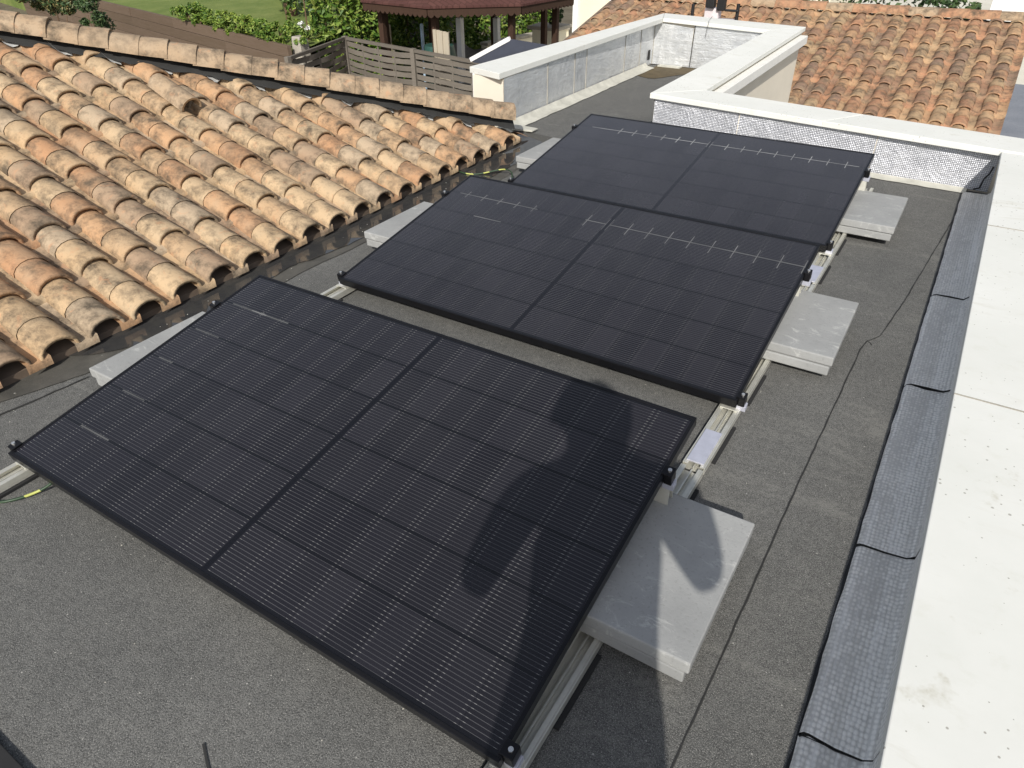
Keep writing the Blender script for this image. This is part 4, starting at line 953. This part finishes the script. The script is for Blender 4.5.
for k in range(n8):
    a, b = fi[k], fi[(k + 1) % n8]; L = (b - a).length; ns = 14; nn = (b - a).cross(Vector((0, 0, 1))).normalized() * 0.02
    V = []; F = []
    for i in range(ns * 4 + 1):
        p = a.lerp(b, i / (ns * 4)); dz = 0.11 + 0.05 * abs(math.sin(math.pi * i / 4)); V += [p + nn, p + nn - Vector((0, 0, dz)), p - nn, p - nn - Vector((0, 0, dz))]
    for i in range(ns * 4): b_ = 4 * i; F += [(b_, b_ + 1, b_ + 5, b_ + 4), (b_ + 2, b_ + 6, b_ + 7, b_ + 3), (b_ + 1, b_ + 3, b_ + 7, b_ + 5)]
    m_.add(V, F)
m_.build('fascia', M['stain'], gz)
pr_ = ring(GR - 0.42, 0)
for k in range(n8):
    p = pr_[k]; m_ = MB(); m_.box(p.x - .06, p.x + .06, p.y - .06, p.y + .06, GZ, ZE - 0.02); po = m_.build('post', M['stain'], gz, 0.006)
    m_ = MB()
    for q in (pr_[(k + 1) % n8], pr_[k - 1]):
        d = (q - p).normalized()
        for s_ in range(4):
            m_.bar(Vector((p.x, p.y, ZE - 0.62 + 0.13 * s_)) + d * 0.06, Vector((p.x, p.y, ZE - 0.22)) + d * (0.16 + 0.1 * (3 - s_) * .6 + .05), 0.04, 0.09, d.cross(Vector((0, 0, 1))))
    m_.build('brace', M['stain'], po)

# pale posts, blue pole, boards and a grey heap between fence and gazebo
def upright(u, v_top, v_bot, z_bot_at, wd, mat, name, label, cat, group=None, k=1.0):
    b = at(u, v_bot, 2, z_bot_at); b = CAM + (b - CAM) * k
    t = at(u, v_top, 1, b.y); m_ = MB(); m_.box(b.x - wd / 2, b.x + wd / 2, b.y - wd / 2, b.y + wd / 2, GZ, t.z)
    m_.add([(b.x - wd / 2, b.y - wd / 2, t.z + .002), (b.x + wd / 2, b.y - wd / 2, t.z + .002), (b.x + wd / 2, b.y + wd / 2, t.z + .002), (b.x - wd / 2, b.y + wd / 2, t.z + .002), (b.x, b.y, t.z + wd * .3)], [(0, 1, 4), (1, 2, 4), (2, 3, 4), (3, 0, 4)])
    return tag(m_.build(name, mat, bevel=0.008, origin=(b.x, b.y, GZ)), label, cat, group)
upright(389, 25, 55, -1.75, 0.15, M['pale'], 'timber_post', 'short pale timber post behind the woven fence, left of the gazebo\'s first dark post', 'post', None, 1.0)
upright(461, 18, 50, -1.45, 0.13, M['white'], 'timber_post', 'tall off-white post beyond the grey heap, nearer the boards', 'post', 'off-white posts along the terrace', 1.0)
upright(497, 18, 44, -1.55, 0.13, M['white'], 'timber_post', 'tall off-white post beyond the gazebo, nearer the white house', 'post', 'off-white posts along the terrace', 1.0)
upright(423.5, 24, 52, -1.5, 0.06, M['blue'], 'blue_pole', 'thin pale blue pole standing behind the fence', 'pole', None, 1.0)
bd = at(441, 58, 2, -1.25)
wb_ = thing('board_bundle', (bd.x, bd.y, GZ), 'bundle of upright pale boards leaning together behind the fence', 'boards')
for k in range(5):
    t = at(434.5 + k * 3.1, 29.5 + k * 0.7, 1, bd.y); m_ = MB(); m_.bar((t.x + 0.01, bd.y + 0.02 * (k % 2), GZ), (t.x, bd.y + 0.02 * (k % 2), t.z), 0.075, 0.03, (0, 1, 0)); m_.build('board', M['pale'], wb_)
gb = at(432, 52, 2, -1.2); m_ = MB(); m_.tube([(gb.x, gb.y + .25, GZ), (gb.x, gb.y + .25, gb.z - 0.1), (gb.x, gb.y + .25, gb.z + 0.1)], [0.28, 0.34, 0.30], 14)
tag(m_.build('plastic_bin', M['green'], origin=(gb.x, gb.y + .25, GZ)), 'dark green plastic bin behind the bundle of pale boards', 'bin')
hc_ = at(474, 54, 2, -1.6); m_ = MB(); n, mm = 22, 12; V = []; rr = random.Random(4)
for i in range(n + 1):
    for j in range(mm + 1):
        x = -1.1 + 2.2 * i / n; y = -0.6 + 1.2 * j / mm; h = 0.95 * math.exp(-((x + .45) / .42) ** 2 - (y / .5) ** 2) + 0.85 * math.exp(-((x - .35) / .5) ** 2 - (y / .45) ** 2) + 0.06 * rr.uniform(-1, 1)
        V.append((hc_.x + x, hc_.y + y, GZ + 0.02 + max(0, h)))
m_.add(V, [(i * (mm + 1) + j, (i + 1) * (mm + 1) + j, (i + 1) * (mm + 1) + j + 1, i * (mm + 1) + j + 1) for i in range(n) for j in range(mm)], True)
tag(m_.build('covered_heap', M['tarp'], origin=(hc_.x, hc_.y, GZ)), 'grey sheet-covered heap under the edge of the gazebo', 'heap')
# terrace wall behind the gazebo
ta, tb_ = at(484, 50, 2, -1.9), at(566, 33, 2, -1.9)
tw = thing('terrace_wall', (ta.x, ta.y, GZ), 'low cream terrace wall running from the grey heap to the white house', 'wall')
m_ = MB(); m_.bar((ta.x, ta.y, GZ + 0.3), (tb_.x, tb_.y, GZ + 0.3), 0.2, 0.6); m_.build('wall', M['cream'], tw, 0.01)
m_ = MB(); m_.bar((ta.x, ta.y, GZ + 0.64), (tb_.x, tb_.y, GZ + 0.64), 0.28, 0.07); m_.build('coping', M['concrete'], tw, 0.01)
# dark slanted sheet with a white edge
k0, k1, k2, k3 = at(473, 60, 2, -1.0), at(512, 39, 2, -0.60), at(548, 45, 2, -0.62), at(515, 66, 2, -1.0)
cv = thing('lean_to_roof', ((k0.x + k2.x) / 2, (k0.y + k2.y) / 2, GZ), 'dark slate-blue sloping sheet roof with a white edge, behind the foil-lined parapet', 'lean-to roof')
t = Vector((0, 0, .04)); m_ = MB(); m_.hexa([k0 - t, k3 - t, k2 - t, k1 - t, k0, k3, k2, k1]); m_.build('sheet', M['slate'], cv)
m_ = MB(); m_.bar(k0 + (k0 - k3).normalized() * 0.05, k1 + (k1 - k2).normalized() * 0.05, 0.055, 0.07); m_.build('edge_trim', M['white'], cv)
for q in (k0, k1, k2, k3):
    m_ = MB(); qq = q.lerp((k0 + k2) / 2, 0.06); m_.box(qq.x - .04, qq.x + .04, qq.y - .04, qq.y + .04, GZ, qq.z - 0.16); m_.build('post', M['white'], cv)

# ------------------------------------------------------------------ houses beyond
hw = at(560, 50, 2, GZ); hx = at(582, 45, 2, GZ)
ho = thing('house', (hx.x, hx.y, GZ), 'white and cream rendered house beyond the gazebo and the brown roof', 'house')
hx2 = at(640, 30, 1, hx.y)
m_ = MB(); m_.box(hw.x, hx.x - 0.02, hx.y - 0.35, hx.y + 4, GZ, 1.6); m_.build('white_wall', M['white'], ho)
m_ = MB(); m_.box(hx.x - 0.018, hx.x + 7, hx.y - 0.30, hx.y + 4, GZ, 1.6); m_.build('cream_wall', M['cream'], ho)
m_ = MB(); V = [(hw.x - .3, hx.y - .9, 1.6), (hx.x + 7.3, hx.y - .9, 1.6), (hx.x + 7.3, hx.y + 4.3, 1.6), (hw.x - .3, hx.y + 4.3, 1.6)]
m_.add(V + [(hw.x + .5, hx.y + 1.7, 2.7), (hx.x + 6.5, hx.y + 1.7, 2.7)], [(3, 2, 1, 0), (0, 1, 5, 4), (1, 2, 5), (2, 3, 4, 5), (3, 0, 4)]); m_.build('roof', M['red'], ho)
wq = at(618, 2, 1, hx.y - 0.3)
m_ = MB(); m_.box(wq.x - 0.25, wq.x + 0.75, hx.y - 0.345, hx.y - 0.302, wq.z - 0.12, wq.z + 1.0); wf = m_.build('window', M['white'], ho, 0.004)
m_ = MB(); m_.box(wq.x - 0.2, wq.x + 0.7, hx.y - 0.365, hx.y - 0.347, wq.z - 0.07, wq.z + 0.95); m_.build('pane', M['glass'], wf)
lq = at(549, 25, 2, -1.2); m_ = MB(); m_.box(lq.x - 0.33, lq.x + 0.33, lq.y - 0.25, lq.y + 0.3, GZ, lq.z - 0.08)
st = thing('planter_wall', (lq.x, lq.y, GZ), 'cream masonry pier with a stone slab and a small plant, beside the gazebo', 'planter')
m_.build('pier', M['cream'], st, 0.01); m_ = MB(); m_.box(lq.x - 0.42, lq.x + 0.42, lq.y - 0.35, lq.y + 0.4, lq.z - 0.077, lq.z); m_.build('slab', M['concrete'], st, 0.01)
leafmass(120, clumpy(lq.x + 0.2, lq.y, lq.z + 0.22, 0.18, 0.22, 0.25, 8, 3), 0.10, 4).build('plant', M['dark'], st)

# ------------------------------------------------------------------ the photographer (out of frame, casts the shadow on the panels)
def skin_mesh(name, verts, edges, radii, parent, sub=2, mats=None, matfn=None, org=Vector((0, 0, 0))):
    me = bpy.data.meshes.new(name + '_cage'); me.from_pydata([tuple(Vector(v) - org) for v in verts], edges, [])
    o = bpy.data.objects.new(name + '_cage', me); COL.objects.link(o)
    o.modifiers.new('skin', 'SKIN')
    for i, r in enumerate(radii):
        sv = me.skin_vertices[0].data[i]; sv.radius = (r, r) if not isinstance(r, tuple) else r; sv.use_root = (i == 0)
    sb = o.modifiers.new('sub', 'SUBSURF'); sb.levels = sub; sb.render_levels = sub
    dg = bpy.context.evaluated_depsgraph_get(); dg.update()
    m2 = bpy.data.meshes.new_from_object(o.evaluated_get(dg)); bpy.data.objects.remove(o); bpy.data.meshes.remove(me)
    m2.name = name; ob = bpy.data.objects.new(name, m2); COL.objects.link(ob)
    m2.materials.clear()
    for mm in mats: m2.materials.append(mm)
    for pl_ in m2.polygons:
        pl_.use_smooth = True
        if matfn: pl_.material_index = matfn(pl_.center + org)
    if parent: ob.parent = parent
    return ob
yaw = rad(32); fw = Vector((-math.sin(yaw), math.cos(yaw), 0)); rt = Vector((math.cos(yaw), math.sin(yaw), 0)); up = Vector((0, 0, 1))
base = Vector((2.20, -0.82, 0.0))
def L(r, f, z): return base + rt * r + fw * f + up * z
pe = thing('person', base, 'person in a dark shirt and grey trousers holding a phone up with both hands', 'person')
look = RM @ Vector((0, 0, -1)); pright = RM @ Vector((1, 0, 0)); pup = RM @ Vector((0, 1, 0))
phc = CAM - look * 0.008 + pright * (-0.066)               # phone centre: its lens is near one end
hl = phc - pright * 0.072 - look * 0.012 - pup * 0.012; hr = phc + pright * 0.072 - look * 0.012 - pup * 0.012
V = []; Ed = []; Rd = []
def vx(p, r, frm=None):
    V.append(Vector(p)); Rd.append(r)
    if frm is not None: Ed.append((frm, len(V) - 1))
    return len(V) - 1
pel = vx(L(0, 0, 0.86), (0.165, 0.125)); wai = vx(L(0, 0.0, 1.00), (0.150, 0.115), pel); che = vx(L(0, 0.02, 1.20), (0.175, 0.125), wai)
shc = vx(L(0, 0.0, 1.36), (0.12, 0.09), che); nk = vx(L(-0.035, 0.03, 1.43), 0.056, shc); hd1 = vx(L(-0.065, 0.07, 1.52), 0.082, nk); hd2 = vx(L(-0.072, 0.07, 1.595), 0.088, hd1); hd3 = vx(L(-0.072, 0.055, 1.645), 0.062, hd2)
nose = vx(L(-0.07, 0.168, 1.555), 0.016, hd1)
for sg, hand in ((-1, hl), (1, hr)):
    sh = vx(L(sg * 0.205, -0.01, 1.355), 0.072, shc)
    el_ = L(sg * 0.275, 0.06, 1.07); el = vx(el_, 0.046, sh)
    wr_ = phc + pright * sg * 0.050 - up * 0.135 - look * 0.045; mid = vx(el_.lerp(wr_, 0.5), 0.038, el); wr = vx(wr_, 0.027, mid)
    pal = vx(hand.lerp(wr_, 0.42), 0.026, wr)
    out = pright * sg
    for fi_, (dz, ln) in enumerate(((0.030, 0.9), (0.012, 1.0), (-0.007, 0.93), (-0.025, 0.75))):
        k1_ = vx(hand + out * 0.012 + pup * dz - look * 0.0, 0.0085, pal)
        k2_ = vx(hand + out * 0.010 + pup * dz + look * 0.022 * ln, 0.0080, k1_)
        vx(hand - out * 0.012 * ln + pup * (dz - 0.004) + look * 0.027, 0.0070, k2_)
    t1 = vx(hand - pup * 0.022 - look * 0.012 - out * 0.004, 0.0105, pal); vx(hand - pup * 0.004 - look * 0.012 - out * 0.030, 0.0085, t1)
    hip = vx(L(sg * 0.095, 0.0, 0.78), 0.100, pel); kn = vx(L(sg * 0.125, 0.03, 0.45), 0.062, hip); an = vx(L(sg * 0.145, 0.0, 0.09), 0.042, kn)
    he = vx(L(sg * 0.148, -0.02, 0.036), 0.036, an); vx(L(sg * 0.165, 0.15, 0.032), 0.032, he)
hand_pts = (hl, hr)
def pm(c):
    if c.z < 0.075: return 3
    if c.z < 0.90: return 2
    if min((c - h).length for h in hand_pts) < 0.16: return 0
    d = c - L(0, 0.03, 1.4)
    if c.z > 1.385 and abs((c - base).dot(rt)) < 0.12: return 0
    return 1
skin_mesh('body', V, Ed, Rd, pe, 2, [M['skin'], M['shirt'], M['jeans'], M['shoe']], pm, base)
m_ = MB()                                                     # hair shell, ears, eyes, mouth
hc0 = L(-0.072, 0.04, 1.59); VV = []; FF = []; nu, nv = 18, 9
for i in range(nv + 1):
    ph = math.pi * 0.62 * i / nv
    for j in range(nu):
        a_ = 2 * math.pi * j / nu; back = 0.5 - 0.5 * math.cos(a_)
        pz = math.cos(ph); ps = math.sin(ph); cut = ps * (0.35 + 0.65 * back if ph > 1.35 else 1)
        VV.append(hc0 + fw * (0.098 * ps * math.cos(a_) * (0.78 if ph > 1.2 and math.cos(a_) > 0.3 else 1)) + rt * (0.092 * ps * math.sin(a_)) + up * (0.102 * pz))
for i in range(nv):
    for j in range(nu): FF.append((i * nu + j, (i + 1) * nu + j, (i + 1) * nu + (j + 1) % nu, i * nu + (j + 1) % nu))
m_.add(VV, FF, True); m_.build('hair', M['hair'], pe)
for sg in (-1, 1):
    m_ = MB(); c = L(-0.071 + sg * 0.033, 0.150, 1.575); m_.tube([c - fw * 0.006, c, c + fw * 0.004], [0.011, 0.011, 0.005], 10); m_.build('eye', M['white'], pe)
    m_ = MB(); c = L(-0.071 + sg * 0.088, 0.052, 1.555); m_.tube([c - up * 0.028, c - up * .01 - fw * .006, c + up * 0.015 - fw * .008, c + up * 0.028], [0.007, 0.011, 0.013, 0.007], 8); m_.build('ear', M['skin'], pe)
m_ = MB(); c = L(-0.07, 0.155, 1.507); m_.tube([c - rt * 0.022, c + fw * .004, c + rt * 0.022], [0.004, 0.007, 0.004], 8); m_.build('mouth', simple('lips', (0.40, 0.17, 0.14), 0.5), pe)
m_ = MB(); pts = []
for sz in (-1, 1):
    for sx, sy in ((-1, -1), (1, -1), (1, 1), (-1, 1)): pts.append(phc + pright * 0.078 * sx + pup * 0.037 * sy + look * 0.0038 * sz)
m_.hexa(pts); ph_ = m_.build('smartphone', M['black'], bevel=0.003, origin=phc)
tag(ph_, 'black smartphone held up in both hands by the person', 'phone')

# dark sheet added in place of a cast dark shape of unknown source
m_ = MB(); c_ = [at(-6, 737, 2, 0.0), at(28, 773, 2, 0.0)]; d_ = (c_[1] - c_[0]).normalized(); n_ = Vector((d_.y, -d_.x, 0)); n_ = n_ if n_.dot(CAM - c_[0]) > 0 else n_
n_ = Vector((-0.75, -0.65, 0)).normalized()
P_ = [c_[0] - d_ * 0.15, c_[1] + d_ * 0.2, c_[1] + d_ * 0.2 + n_ * 0.5, c_[0] - d_ * 0.15 + n_ * 0.5]
m_.hexa([Vector((q.x, q.y, 0.003)) for q in P_] + [Vector((q.x, q.y, 0.013)) for q in P_])
ds = m_.build('dark_shape_sheet', M['rubber'], bevel=0.002, origin=P_[0])
tag(ds, 'plain dark sheet standing in for a dark shape cast on the grey felt in the near left corner', 'rubber sheet')  # added stand-in for a cast dark shape, not a real rubber sheet

# loose grit lying about on the felt
rg = random.Random(77); m_ = MB()
for i in range(130):
    x = rg.uniform(-0.3, 2.15); y = rg.uniform(-0.6, 4.0)
    if i % 3 == 0: x = rg.uniform(-0.45, -0.2)
    sz = rg.uniform(0.0012, 0.0030); V = [Vector((x + rg.uniform(.6, 1.3) * sz * math.cos(t), y + rg.uniform(.6, 1.3) * sz * math.sin(t), 0.0085)) for t in (0, 1.3, 2.6, 3.9, 5.1)]
    m_.add(V + [Vector((x, y, 0.0085 + sz))], [(0, 1, 5), (1, 2, 5), (2, 3, 5), (3, 4, 5), (4, 0, 5)])
tag(m_.build('grit', simple('pale_grit', (0.40, 0.385, 0.34), 0.8)), kind='stuff')
